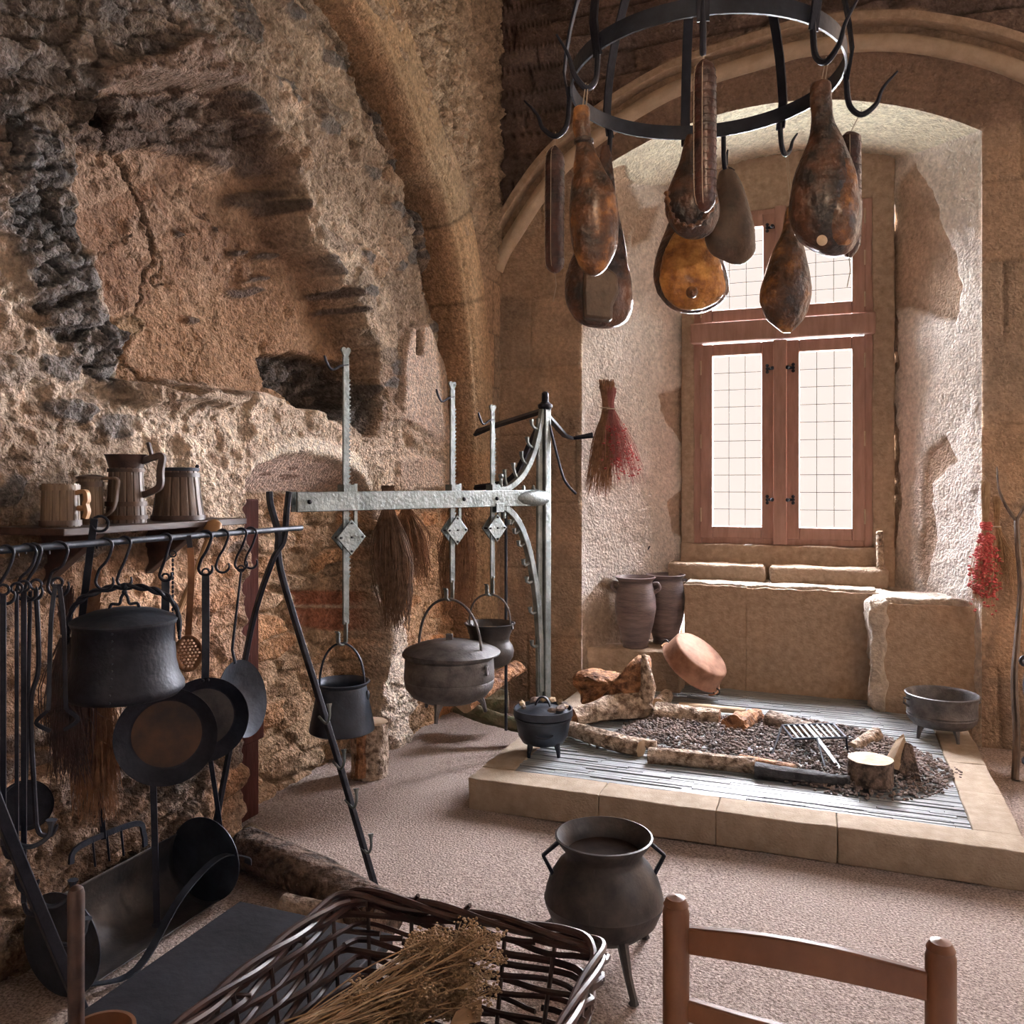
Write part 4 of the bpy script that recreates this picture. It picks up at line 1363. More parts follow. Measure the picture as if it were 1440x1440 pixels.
# ------------------------------------------------------------------ frying pans
def fry_pan(c, r, hk_pt, label, m_in, m_out, nrm, deep=.035):
    t = thing('frying_pan', label, 'frying pan', (c.x, c.y, c.z - r), 0)
    R = nrm.to_track_quat('Z', 'Y').to_matrix().to_4x4()
    MB().lathe([(0, -deep), (r * .70, -deep), (r * .74, -deep + .003), (r * .97, 0), (r, .002), (r, .0), (r * .98, -.004), (r * .75, -deep - .004), (0, -deep - .005)], 56, c, R, cap0=False, cap1=False).build('body', m_out, t, sharp=40)
    MB().lathe([(0, .001), (r * .66, .001), (r * .685, .0)], 48, c - nrm * (deep - .001), R, cap0=False, cap1=False).build('pan_floor', m_in, t)
    u = (hk_pt - c)
    u = (u - nrm * u.dot(nrm)).normalized()
    a = c + u * (r * .93) - nrm * .008
    L = (hk_pt - a).length
    hdl = MB().bar([a, a + u * .06 + nrm * .012, hk_pt - u * .012], .024, .0045, u.cross(nrm)).build('handle', M_IRONB, t, bevel=.001)
    MB().tube(arc(hk_pt, .011, 0, 2 * PI, 12, u, u.cross(nrm)), .0035, 6).build('ring', M_IRON, hdl)
    for s_ in (-1, 1):
        MB().ball(a + u.cross(nrm) * (s_ * .008) + nrm * .01, .006, 7, 5).build('rivet', M_IRON, t)
    return t

h = hk[233]
fry_pan(V((h.x + .02, h.y - .02, .722)), .150, h + V((-.012, .012, .004)), 'nearer frying pan with rust-brown floor hanging behind the kettle', M_RUSTI, M_IRON, V((.62, -.78, .02)).normalized())
h = hk[289]
fry_pan(V((h.x + .015, h.y - .02, .728)), .138, h + V((-.006, .008, .004)), 'darker frying pan hanging behind the rust-brown one', M_BRONZE, M_IRON, V((.72, -.69, .02)).normalized())
# shallow strainer pan seen nearly edge on
h = hk[339]
c = P(342, 982, X=-1.96)
nr = V((.97, .06, .22)).normalized()
t = thing('shallow_pan', 'shallow grey metal pan hanging edge-on beside the trestle leg', 'pan', (c.x, c.y, c.z - .13))
R = nr.to_track_quat('Z', 'Y').to_matrix().to_4x4()
r = .132
MB().lathe([(0, -.05), (r * .3, -.046), (r * .7, -.024), (r, 0), (r * 1.02, .002), (r, -.005), (r * .7, -.030), (0, -.055)], 48, c, R, cap0=False, cap1=False).build('body', M_IRONB, t, sharp=50)
u = (h - c)
u = (u - nr * u.dot(nr)).normalized()
a = c + u * r * .95
hd_ = MB().tube([a, a + u * .05, h - Za * .012], [.006, .005, .004], 7).build('handle', M_IRONB, t)
MB().tube(arc(h, .011, 0, 2 * PI, 12, FS, Za), .003, 6).build('ring', M_IRON, hd_)

# copper slotted skimmer
y_ = rod_y(262)
c = P(265, 918, X=-1.99)
t = thing('slotted_skimmer', 'copper-brown skimmer pierced with rows of round holes, hanging from the rod', 'skimmer', (c.x, c.y, c.z))
u, w = Za, FS
ro, hr = .052, .0052
mb = MB()
n = 30
holes = []
for i in range(-4, 5):
    for j in range(-5, 6):
        x, z = i * .0115 + (j % 2) * .0057, j * .0105
        if (x / .036) ** 2 + (z / .050) ** 2 < 1:
            holes.append((x, z))
import bmesh


def pierced(name, c, u, w, nrm, rx, rz, holes, hr, m, parent):
    """flat blade with real holes"""
    from mathutils.geometry import delaunay_2d_cdt
    pts, edges, k = [], [], 0
    fr_ = []
    for i in range(36):
        a = 2 * PI * i / 36
        pts.append(V((rx * math.cos(a), rz * math.sin(a))))
    edges += [(i, (i + 1) % 36) for i in range(36)]
    for hx_, hz_ in holes:
        b0 = len(pts)
        for i in range(8):
            a = 2 * PI * i / 8
            pts.append(V((hx_ + hr * math.cos(a), hz_ + hr * math.sin(a))))
        edges += [(b0 + i, b0 + (i + 1) % 8) for i in range(8)]
    vs, es, fs, *_ = delaunay_2d_cdt(pts, edges, [], 0, 1e-6)
    keep = []
    for f in fs:
        cx = sum(vs[i][0] for i in f) / len(f)
        cz = sum(vs[i][1] for i in f) / len(f)
        if (cx / rx) ** 2 + (cz / rz) ** 2 > 1:
            continue
        if any(math.hypot(cx - a, cz - b) < hr * .93 for a, b in holes):
            continue
        keep.append(f)
    mb = MB()
    mb.add([c + w * v[0] + u * v[1] + nrm * (.5 * (v[0] ** 2 + v[1] ** 2) / rx * .35) for v in vs], keep)
    o = mb.build(name, m, parent)
    s = o.modifiers.new('s', 'SOLIDIFY')
    s.thickness = .002
    return o
pierced('blade', c, u, w, FC, .045, .060, holes, .0038, M_COPPERD, t)
MB().bar(smoothpts([c + u * .056, c + u * .075, V((RX + .02, y_, 1.20)), V((RX + .016, y_, 1.295))], 4), .020, .005, FS).build('handle', M_COPPERD, t, bevel=.001)
MB().bar([V((RX + .012, y_ - .004, 1.335)), V((RX + .016, y_, 1.29)), V((RX + .018, y_, 1.24))], .016, .004, FS).build('hanger', M_IRON, t)
# wooden spoon standing bowl up behind the rod
bw = P(298, 745, X=-2.03)
e = P(247, 872, X=-2.03)
t = thing('wooden_spoon', 'pale wooden spoon with round bowl turned up behind the rod', 'spoon', e)
ax = (bw - e).normalized()
R = ax.to_track_quat('Z', 'Y').to_matrix().to_4x4()
MB().lathe([(0, -.045), (.014, -.040), (.028, -.02), (.0345, .004), (.030, .026), (.016, .036), (0, .038)], 24, bw, R @ Matrix.Diagonal((1, .6, 1, 1)), cap0=False, cap1=False).build('bowl', M_SPOON, t)
MB().tube([bw - ax * .04, (bw + e) / 2, e], [.009, .008, .010], 8).build('handle', M_SPOON, t)
# chain-like skewer, thin
q0 = V((RX + .0, rod_y(243), 1.28))
t = thing('thin_skewer', 'thin knobbly iron skewer hanging between kettle handle and copper skimmer', 'skewer', (q0.x, q0.y, 1.02))
mb = MB()
for k in range(16):
    mb.ball(q0 - Za * (.02 + .014 * k), .0042, 6, 4, (1, 1, 1.6))
mb.build('shank', M_IRON, t)
MB().tube(arc(q0, .010, 0, 2 * PI, 10, FS, Za), .0025, 6).build('ring', M_IRON, t)
# heavy flat handled chopper on twisted hook partly behind
q0 = V((RX - .02, rod_y(226), 1.20))
# ------------------------------------------------------------------ stake and low irons by the wall
a_, b_ = P(295, 1060, X=-2.15), P(318, 1225, Z=0)
t = thing('iron_spike', 'thin pointed iron stake standing on the floor beside the trestle leg', 'stake', b_)
MB().bar([b_, b_ + Za * .02, a_], .016, .012, FS).build('shank', M_IRON, t)
MB().ball(a_, .014).build('knob', M_IRON, t)
a_, b_ = P(214, 1040, X=-2.2), P(221, 1195, X=-2.16)
t = thing('iron_rod_stand', 'short dark iron rod standing behind the drip tray', 'stake', (b_.x, b_.y, 0))
MB().bar([V((b_.x, b_.y, 0)), a_], .02, .014, FS).build('shank', M_IRON, t)
MB().lathe([(.03, 0), (.028, .008), (.01, .014)], 12, (b_.x, b_.y, 0)).build('foot', M_IRON, t)
# ------------------------------------------------------------------ wall shelf with tankards
SZ = 1.372
sh = thing('wall_shelf', 'dark reddish wooden shelf on two brackets holding the tankards', 'shelf', (-2.2, 2.2, SZ))
MB().box((-2.195, 2.20, SZ - .011), (.29, .80, .022)).build('board', M_DARKW, sh, smooth=False, bevel=.003)
for y in (1.98, 2.42):
    mb = MB()
    vs = [(-2.34, y - .02, SZ - .022), (-2.09, y - .02, SZ - .022), (-2.34, y - .02, SZ - .20), (-2.34, y + .02, SZ - .022), (-2.09, y + .02, SZ - .022), (-2.34, y + .02, SZ - .20)]
    mb.add(vs, [(0, 2, 1), (3, 4, 5), (0, 1, 4, 3), (1, 2, 5, 4), (2, 0, 3, 5)])
    mb.build('bracket', M_DARKW, sh, smooth=False, bevel=.004)


def staved(c, r0, r1, h, m, parent, n=16, name='body'):
    """barrel of staves with an open, hollow top"""
    mb = MB()
    N = n * 6
    prof = [(0, 0), (r0, 0), (r0, .01), (r0 * .3 + r1 * .7 if 0 else r0 + (r1 - r0) * .5, h * .5), (r1, h), (r1 * .86, h), (r1 * .84, h * .4), (0, h * .38)]
    vs, fs = [], []
    for (r, z) in prof:
        for k in range(N):
            a = 2 * PI * k / N
            g = .955 if (k % 6 == 0 and r > r1 * .9 or k % 6 == 0 and r >= r0 * .9) else 1
            vs.append(V(c) + V((r * g * math.cos(a), r * g * math.sin(a), z)))
    for i in range(len(prof) - 1):
        for k in range(N):
            k2 = (k + 1) % N
            fs.append((i * N + k, i * N + k2, (i + 1) * N + k2, (i + 1) * N + k))
    mb.add(vs, fs)
    return mb.build(name, m, parent, sharp=30)


def hoop_ring(c, r0, r1, z0, z1, m, parent, t=.004):
    return MB().lathe([(r0, z0), (r0 + t, z0), (r1 + t, z1), (r1, z1), (r0 - .002, z0)], 40, c, cap0=False, cap1=False).build('hoop', m, parent, sharp=30)


def handle_strap(c, ang, r, z0, z1, out, m, parent, w=.022, t=.012, wavy=False):
    u = V((math.cos(ang), math.sin(ang), 0))
    s = V((-u.y, u.x, 0))
    c = V(c)
    if wavy:
        q = smoothpts([c + u * r * .95 + Za * z1, c + u * (r + out * .8) + Za * (z1 + .004), c + u * (r + out) + Za * (z1 - .02), c + u * (r + out * .85) + Za * ((z0 + z1) / 2), c + u * (r + out) + Za * (z0 + .01), c + u * (r + out * .8) + Za * (z0 - .01)], 6)
        MB().tube([c + u * r * .9 + Za * (z0 + .02), c + u * (r + out * .9) + Za * (z0 + .02)], .008, 8).build('handle_peg', m, parent)
    else:
        q = smoothpts([c + u * r * .95 + Za * z1, c + u * (r + out) + Za * (z1 + .0), c + u * (r + out * 1.05) + Za * (z1 - .03), c + u * (r + out * .8) + Za * (z0 + .03), c + u * r * .97 + Za * z0], 6)
    return MB().bar(q, w, t, s).build('handle', m, parent, bevel=.003)

HA = math.atan2(SN, CS)          # towards the right of the picture
g = 'wooden tankards on the wall shelf'
c = V((-2.16, 1.885, SZ))
t = thing('wooden_tankard', 'short pale-staved wooden mug with wavy handle, nearest the shelf corner', 'mug', c, 0, g)
staved(c, .054, .050, .128, M_OAKL, t)
hoop_ring(c, .0545, .0545, .004, .020, M_OAK, t)
hoop_ring(c, .050, .050, .108, .124, M_OAKL, t)
handle_strap(c, HA, .05, .035, .10, .030, M_SPOON, t, wavy=True)
c = V((-2.205, 2.035, SZ))
t = thing('wooden_tankard', 'slim grey wooden tankard with flat lid, standing second on the shelf', 'tankard', c, 0, g)
staved(c, .040, .036, .142, M_OAKL, t)
hoop_ring(c, .0405, .040, .004, .022, M_OAK, t)
hoop_ring(c, .0375, .037, .118, .134, M_OAK, t)
MB().lathe([(.041, .142), (.042, .15), (.02, .156), (0, .157)], 24, c, cap1=False).build('lid', M_OAK, t)
handle_strap(c, HA, .037, .02, .143, .045, M_OAK, t, w=.02, t=.009)
c = V((-2.17, 2.145, SZ))
t = thing('wooden_tankard', 'tallest dark wooden tankard, spouted, with big board handle, in the middle of the shelf', 'tankard', c, 0, g)
staved(c, .062, .050, .205, M_OAK, t)
MB().lathe([(.0505, .175), (.062, .215), (.066, .222), (.058, .222), (.048, .19)], 40, c, cap0=False, cap1=False).build('rim', M_DARKW, t)
for z0, z1, ra, rb in ((.012, .026, .0625, .062), (.055, .07, .060, .059), (.165, .177, .053, .0525)):
    hoop_ring(c, ra, rb, z0, z1, M_RUSTI, t)
u = V((math.cos(HA), math.sin(HA), 0))
s = V((-u.y, u.x, 0))
q = smoothpts([c + u * .052 + Za * .20, c + u * .095 + Za * .215, c + u * .118 + Za * .215, c + u * .112 + Za * .17, c + u * .112 + Za * .13, c + u * .10 + Za * .11, c + u * .056 + Za * .09], 5)
MB().bar(q, .02, .02, s).build('handle', M_DARKW, t, bevel=.003)
MB().bar([c + u * .085 + Za * .215, c + u * .072 + Za * .262], .018, .010, s).build('thumb_lift', M_DARKW, t, bevel=.002)
c = V((-2.165, 2.375, SZ))
t = thing('wooden_tankard', 'widest brown wooden bucket-shaped tankard narrowing to its top, last on the shelf', 'tankard', c, 0, g)
staved(c, .087, .066, .172, M_OAK, t)
hoop_ring(c, .0875, .0865, .002, .018, M_DARKW, t)
hoop_ring(c, .069, .0675, .150, .166, M_DARKW, t)
MB().lathe([(.069, .172), (.071, .182), (.066, .184), (.064, .172)], 36, c, cap0=False, cap1=False).build('rim', M_IRONB, t)
MB().ball(c + u * .066 + Za * .188, .007).build('lid_pin', M_IRON, t)

# ------------------------------------------------------------------ tripod stew pot in the foreground
c = V((-.690, 2.60, 0))
t = thing('tripod_pot', 'grey bronze three-legged stewing pot standing open on the floor before the chair', 'pot', (c.x, c.y, 0))
pr = [(0, .092), (.07, .094), (.125, .11), (.165, .145), (.184, .19), (.1845, .20), (.187, .204), (.1845, .208), (.182, .225), (.170, .265), (.145, .305), (.125, .325), (.118, .34), (.124, .355), (.140, .375), (.152, .392), (.153, .398), (.147, .400), (.132, .378), (.112, .34), (.12, .31), (.16, .25), (.17, .19), (.14, .13), (0, .105)]
b = MB().lathe(pr, 64, c, cap0=False, cap1=False).build('body', M_BRONZE, t, sharp=60)
q = []
for i in range(14):
    k = i / 13
    rr = np.interp(k, [0, .25, .5, .8, 1], [.150, .186, .184, .135, .119])
    zz = np.interp(k, [0, .25, .5, .8, 1], [.125, .185, .225, .312, .340])
    a = -1.55
    q.append(c + V((math.cos(a) * rr, math.sin(a) * rr, zz)))
MB().tube(q, .002, 5).build('casting_seam', M_BRONZE, b)
MB().lathe([(0, .345), (.116, .345)], 40, c, cap0=False, cap1=False).build('contents', M_LIQ, t)
for sg in (-1, 1):
    e = V((CS, SN, 0)) * sg
    q = [c + e * .140 + Za * .378, c + e * .190 + Za * .335, c + e * .158 + Za * .275]
    MB().bar(q, .016, .012, V((-SN, CS, 0))).build('lug_handle', M_IRON, t, bevel=.003)
for fx, fy in (P(757, 1312, Z=0)[:2], P(891, 1412, Z=0)[:2], (-.60, 2.79)):
    f = V((fx, fy, 0))
    dd = (f - V((c.x, c.y, 0)))
    dd.normalize()
    MB().tube([c + dd * .118 + Za * .16, c + dd * .15 + Za * .125, f * .5 + (c + dd * .15) * .5 + Za * .055, f - dd * .0 + Za * .012, f + Za * .0], [.024, .017, .012, .011, .016], 6).build('leg', M_BRONZE, t)

# ------------------------------------------------------------------ dutch oven on the hearth
c = V((-1.40, 4.085, HZ - .004))
t = thing('dutch_oven', 'round black three-legged dutch oven with coals on its domed lid, on the hearth corner', 'dutch oven', c)
MB().lathe([(0, .045), (.07, .045), (.105, .058), (.125, .09), (.134, .14), (.137, .17), (.145, .173), (.145, .182), (.125, .182), (.12, .1), (0, .055)], 48, c, cap0=False, cap1=False).build('body', M_IRONB, t, sharp=50)
l = MB().lathe([(.142, .184), (.15, .190), (.150, .225), (.143, .226), (.138, .205), (.10, .222), (.05, .235), (0, .238)], 48, c, cap0=True, cap1=False).build('lid', M_IRONB, t, sharp=50)
MB().bar(smoothpts([c + V((-.04, 0, .236)), c + V((-.018, 0, .275)), c + V((.018, 0, .275)), c + V((.04, 0, .236))], 5), .02, .008, Ya).build('lid_handle', M_IRON, l, bevel=.002)
e = V((CS, SN, 0))
f_ = V((SN, -CS, 0))
MB().tube(arc(c + f_ * .12 + Za * .125, .045, PI * 1.1, PI * 1.9, 10, e, f_ * -.6 + Za * .3), .005, 6).build('side_handle', M_IRON, t)
for a in (-1.9, -.5, 1.6):
    u = V((math.cos(a), math.sin(a), 0))
    MB().tube([c + u * .10 + Za * .065, c + u * .112 + Za * .03, c + u * .115], [.016, .011, .008], 7).build('leg', M_IRON, t)


def rocks(name, pts, m, seed=0, parent=None, sq=.7):
    """many small angular lumps in one mesh"""
    rg = random.Random(seed)
    ico = [V(p).normalized() for p in ((0, 0, 1), (.9, 0, .45), (.28, .85, .45), (-.72, .53, .45), (-.72, -.53, .45), (.28, -.85, .45), (.72, .53, -.45), (-.28, .85, -.45), (-.9, 0, -.45), (-.28, -.85, -.45), (.72, -.53, -.45), (0, 0, -1))]
    F = [(0, 1, 2), (0, 2, 3), (0, 3, 4), (0, 4, 5), (0, 5, 1), (1, 6, 2), (2, 7, 3), (3, 8, 4), (4, 9, 5), (5, 10, 1), (6, 7, 2), (7, 8, 3), (8, 9, 4), (9, 10, 5), (10, 6, 1), (11, 7, 6), (11, 8, 7), (11, 9, 8), (11, 10, 9), (11, 6, 10)]
    mb = MB()
    for p, r in pts:
        a = rg.uniform(0, 6.28)
        R = Matrix.Rotation(a, 3, 'Z') @ Matrix.Rotation(rg.uniform(-.6, .6), 3, 'X')
        sx, sy, sz = r * rg.uniform(.8, 1.3), r * rg.uniform(.7, 1.1), r * rg.uniform(.5, .9) * sq / .7
        vs = []
        for q in ico:
            q = q * rg.uniform(.8, 1.15)
            vs.append(V(p) + R @ V((q.x * sx, q.y * sy, q.z * sz)))
        mb.add(vs, F)
    return mb.build(name, m, parent, smooth=False)

rg = random.Random(3)
for k in range(15):
    a = rg.uniform(0, 6.28)
    if -2.3 < a - 6.28 < -.9 or -2.3 < a < -.9:
        a += 2
    p = c + V((math.cos(a) * .108, math.sin(a) * .108, .240))
    o = rocks('coal_lump', [(V((0, 0, 0)), rg.uniform(.016, .028))], (M_STRAW if k % 3 == 0 else M_COAL), 100 + k)
    o.location = p
    tag(o, 'small ashy or dark charcoal lump lying on the rim of the dutch oven lid', 'charcoal', 'charcoal lumps on the dutch oven lid')

# ------------------------------------------------------------------ charcoal bed
hpoly = [P(a, b, Z=HZ) for a, b in ((835, 1048), (880, 1020), (930, 1000), (1030, 1010), (1100, 1008), (1160, 1018), (1230, 1030), (1290, 1055), (1345, 1085), (1330, 1108), (1280, 1122), (1200, 1120), (1130, 1105), (1060, 1085), (960, 1062), (890, 1056))]
hx = np.array([p.x for p in hpoly])
hy = np.array([p.y for p in hpoly])
rg = random.Random(9)
pts = []
while len(pts) < 7000:
    x, y = rg.uniform(hx.min() - .05, hx.max() + .05), rg.uniform(hy.min() - .05, hy.max() + .05)
    dd = float(polydist(np.array([x]), np.array([y]), [(p.x, p.y) for p in hpoly])[0])
    if dd < -.03 or (dd < 0.01 and rg.random() < .7):
        continue
    hgt = .045 * min(1, max(0, dd) / .12)
    r = rg.uniform(.006, .0125) * (1.0 if dd > 0 else .8)
    pts.append((V((x, y, HZ + hgt * rg.uniform(.5, 1.0) + r * .1)), r))
o = rocks('charcoal', pts, M_COAL, 4)
tag(o, 'bed of small grey-brown charcoal pieces spread over the slate hearth', 'charcoal', kind='stuff')

# ------------------------------------------------------------------ logs
def log(name, label, p0, p1, r0, r1, m, mcut=None, seed=0, bend=.0, flat=1.0, rough=.12, group=None, nseg=22, sides=20, cat='log', ax=None):
    p0, p1 = V(p0), V(p1)
    t = thing(name, label, cat, p0, 0, group)
    L = (p1 - p0).length
    ax_ = (p1 - p0).normalized()
    up_ = Za if abs(ax_.z) < .9 else Xa
    u = (up_ - ax_ * up_.dot(ax_)).normalized()
    w = ax_.cross(u)
    rgx = random.Random(seed)
    b1, b2 = rgx.uniform(-1, 1) * bend, rgx.uniform(-.3, .3) * bend
    ks = np.linspace(0, 1, nseg + 1)
    an = np.arange(sides) * 2 * PI / sides
    K, A = np.meshgrid(ks, an, indexing='ij')
    nz = fbm(np.cos(A) * 1.3 + K * L * 9, np.sin(A) * 1.3 + 5.1 * K * L, 500 + seed, 4)
    nz2 = fbm(np.cos(A) * 3.5 + K * L * 3, np.sin(A) * 3.5, 520 + seed, 3)
    Rr = (r0 + (r1 - r0) * K) * (1 + rough * nz + rough * .8 * nz2)
    vs = []
    for i in range(nseg + 1):
        k = ks[i]
        cc = p0 + ax_ * (L * k) + w * (b1 * math.sin(PI * k)) + u * (b2 * math.sin(PI * k) + 0)
        for j in range(sides):
            vs.append(cc + w * (Rr[i, j] * math.cos(an[j])) + u * (Rr[i, j] * math.sin(an[j]) * flat))
    fs = []
    for i in range(nseg):
        for j in range(sides):
            j2 = (j + 1) % sides
            fs.append((i * sides + j, (i + 1) * sides + j, (i + 1) * sides + j2, i * sides + j2))
    MB().add(vs, fs).build('bark', m, t, sharp=60)
    for e_, i in ((0, 0), (1, nseg)):
        ring = vs[i * sides:(i + 1) * sides]
        cc = sum(ring, V((0, 0, 0))) / sides
        cc = cc + ax_ * (.004 if e_ else -.004)
        mb = MB().add(ring + [cc], [((j, (j + 1) % sides, sides) if e_ else ((j + 1) % sides, j, sides)) for j in range(sides)])
        mb.build('cut_end', mcut or M_CUT, t, smooth=False)
    return t


def hp(px, py, r=.0, z=HZ):
    return P(px, py, Z=z + r)
G = 'firewood laid round the hearth fire'
log('split_log', 'thick pale-barked split log with orange underside, upper left of the fire ring', hp(806, 1008, .06), hp(906, 990, .075), .055, .092, M_BARKP, M_SPLIT, 1, .02, .85, .3, G)
MB_ = None
log('branch_log', 'long smooth pale grey branch running from the dutch oven to the fire', hp(800, 1025, .04), hp(902, 1053, .03), .040, .044, M_BARKP, M_CUT, 2, .05, 1, .2, G)
log('branch_log', 'pale straight branch lying along the front edge of the fire', hp(912, 1062, .03), hp(1062, 1077, .03), .044, .042, M_BARKP, M_SPLIT, 3, .02, .9, .2, G)
log('split_log', 'long pale log with orange split side lying behind the fire', hp(922, 1002, .05), hp(1012, 1012, .045), .060, .054, M_BARKP, M_SPLIT, 4, .02, .9, .3, G)
log('split_log', 'short orange split block at the far end of the fire ring', hp(1032, 1020, .05), hp(1062, 1008, .04), .068, .058, M_SPLIT, M_SPLIT, 5, .0, .85, .3, G)
log('split_log', 'pale peeled stick lying furthest back behind the fire', hp(955, 992, .03), hp(1048, 1000, .03), .024, .022, M_CUT, M_CUT, 6, .02, .8, .12, G)
log('split_log', 'pale round chunk end leaning by the stone block', hp(925, 992, .03), hp(938, 978, .05), .045, .04, M_BARKP, M_CUT, 7, 0, 1, .1, G)
log('bark_log', 'grey rough-barked log under the far side of the gridiron', hp(1082, 1014, .05), hp(1140, 1030, .045), .058, .05, M_BARK, M_BARK, 8, .0, 1, .15, G)
log('bark_log', 'mottled short branch stub lying right of the gridiron', hp(1198, 1052, .035), hp(1232, 1032, .06), .028, .034, M_BARKP, M_CUT, 9, .02, 1, .25, G)
log('charred_log', 'blackened charred branch along the front of the coals', hp(1062, 1082, .03), hp(1195, 1100, .025), .042, .032, M_CHAR, M_CHAR, 10, .02, .9, .25, G)
log('branch_log', 'brown flat-topped branch just behind the charred one', hp(1040, 1068, .035), hp(1118, 1082, .035), .030, .028, M_SPLIT, M_CUT, 11, .02, .8, .12, G)
log('branch_log', 'thin grey stick lying across the left coals', hp(880, 1040, .05), hp(922, 1048, .045), .02, .022, M_BARKP, M_BARKP, 12, .01, 1, .2, G)
c0 = hp(1224, 1106, .0)
log('sawn_log_piece', 'upright sawn stump piece with pale cut top on the coals', c0 + Za * .02, c0 + Za * .125, .098, .098, M_BARKD, M_CUT, 13, 0, 1, .07, G)
q = hp(1266, 1095, .0)
t = thing('split_wedge', 'brown split wedge of wood leaning beside the sawn stump piece', 'log', q, 0, G)
R = Matrix.Rotation(.5, 4, 'Z') @ Matrix.Rotation(.35, 4, 'Y')
mb = MB()
vs = [V(p) for p in ((-.05, -.05, 0), (.09, -.04, 0), (.07, .06, 0), (-.05, .05, 0), (-.045, -.035, .15), (-.01, -.03, .15), (-.01, .045, .15), (-.045, .04, .15))]
mb.add([q + Za * .02 + R @ v for v in vs], [(3, 2, 1, 0), (4, 5, 6, 7), (0, 1, 5, 4), (1, 2, 6, 5), (2, 3, 7, 6), (3, 0, 4, 7)])
mb.build('split_face', M_BARKD, t, smooth=False, bevel=.006)
vs = [V(p) for p in ((-.08, -.03, .02), (-.05, -.05, .02), (-.045, .03, .02), (-.085, .02, .02), (-.055, -.02, .17), (-.03, -.03, .13), (-.035, .02, .18), (-.06, .02, .14))]
MB().add([q + Za * .02 + R @ v for v in vs], [(3, 2, 1, 0), (4, 5, 6, 7), (0, 1, 5, 4), (1, 2, 6, 5), (2, 3, 7, 6), (3, 0, 4, 7)]).build('splinter', M_CUT, t, smooth=False)

# gnarled root piece
def gnarl(name, label, outl, Yp, depth, m, seed, rnd=.5):
    """weathered root stump: rounded body grown from a traced side view at its own distance"""
    pts = [P(a, b, Y=Yp) for a, b in outl]
    cx = sum((p.x for p in pts)) / len(pts)
    cz = sum((p.z for p in pts)) / len(pts)
    t = thing(name, label, 'log', (cx, Yp, HZ), 0, G)
    pts2 = smoothpts(pts + [pts[0]], 6)[:-1]
    n = len(pts2)
    lay = [(-1, .45), (-.85, .75), (-.5, .93), (0, 1), (.5, .93), (.85, .75), (1, .45)]
    vs = []
    for li, (yy, k) in enumerate(lay):
        for i, p in enumerate(pts2):
            a = V((cx, 0, cz))
            q = V((p.x, 0, p.z))
            q = a + (q - a) * k
            nn = float(fbm(np.array([p.x * 14 + li * .35]), np.array([p.z * 14 + li * .3]), seed, 4)[0])
            vs.append(V((q.x + nn * .03, Yp + yy * depth / 2 + nn * .05, q.z + nn * .02)))
    fs = []
    for i in range(len(lay) - 1):
        for k in range(n):
            k2 = (k + 1) % n
            fs.append((i * n + k, i * n + k2, (i + 1) * n + k2, (i + 1) * n + k))
    b = len(vs)
    vs += [V((cx, Yp - depth * .56, cz)), V((cx, Yp + depth * .56, cz))]
    fs += [(k, b, (k + 1) % n) for k in range(n)] + [((len(lay) - 1) * n + (k + 1) % n, b + 1, (len(lay) - 1) * n + k) for k in range(n)]
    MB().add(vs, fs).build('wood', m, t, sharp=45)
    return t
g1 = gnarl('driftwood_root', 'big gnarled reddish root piece with two upward horns behind the fire', [(806, 960), (812, 945), (828, 940), (845, 944), (868, 948), (884, 940), (893, 925), (902, 920), (912, 924), (916, 945), (914, 975), (905, 992), (880, 995), (850, 992), (832, 998), (818, 985)], 4.95, .20, M_SPLIT, 601)
MB().tube([P(905, 990, Y=4.88), P(912, 965, Y=4.87), P(908, 940, Y=4.87), P(905, 920, Y=4.88)], [.05, .045, .03, .012], 10).build('horn', M_BARKP, g1)
t = log('split_log', 'long orange split branch leaning behind the hanging cauldron', P(650, 990, X=-2.0), P(728, 938, X=-1.83), .075, .06, M_SPLIT, M_CUT, 21, .01, .7, .2)
log('mossy_log', 'mossy greenish branch lying on the floor beside the hearth', P(640, 990, X=-2.08), P(735, 1022, X=-1.70), .045, .04, M_MOSS, M_BARKD, 22, .02, 1, .3)
log('mossy_log', 'short dark mossy stump end tucked under the cauldron', P(655, 985, X=-2.1), P(715, 985, X=-1.86), .09, .06, M_MOSS, M_BARKD, 23, .02, 1, .3)
# stump by the wall
a_ = P(520, 1090, Z=0)
t = log('tree_stump', 'upright round stump with red-brown flaking bark standing by the left wall', (a_.x, a_.y, .0), (a_.x + .0, a_.y, .275), .098, .092, M_BARKP, M_CUT, 24, .0, 1, .1)
MB().tube([V((a_.x, a_.y - .084, .02)), V((a_.x + .004, a_.y - .086, .14)), V((a_.x, a_.y - .08, .27))], [.034, .026, .03], 8).build('bare_patch', M_SPLIT, t)
# foreground kerb log and its companions
log('kerb_log', 'thick dark weathered log lying on the floor at the foot of the trestle', P(345, 1190, Z=.07), P(545, 1290, Z=.07), .082, .078, M_BARKD, M_BARKD, 25, .02, .9, .12, nseg=50, sides=36)
log('kerb_log', 'thin dark bark strip lying behind the thick weathered log', P(350, 1165, Z=.03), P(480, 1240, Z=.03), .03, .028, M_BARK, M_BARK, 26, .01, .8, .25)
log('small_log', 'small pale grey round log beside the black table', P(398, 1275, Z=.05), P(480, 1290, Z=.05), .042, .040, M_BARK, M_CUT, 27, .0, 1, .08)
o = rocks('pebble', [(V((0, 0, 0)), .03)], M_BARK, 55)
o.location = P(440, 1300, Z=.02)
tag(o, 'small grey stone lying next to the small round log', 'stone')
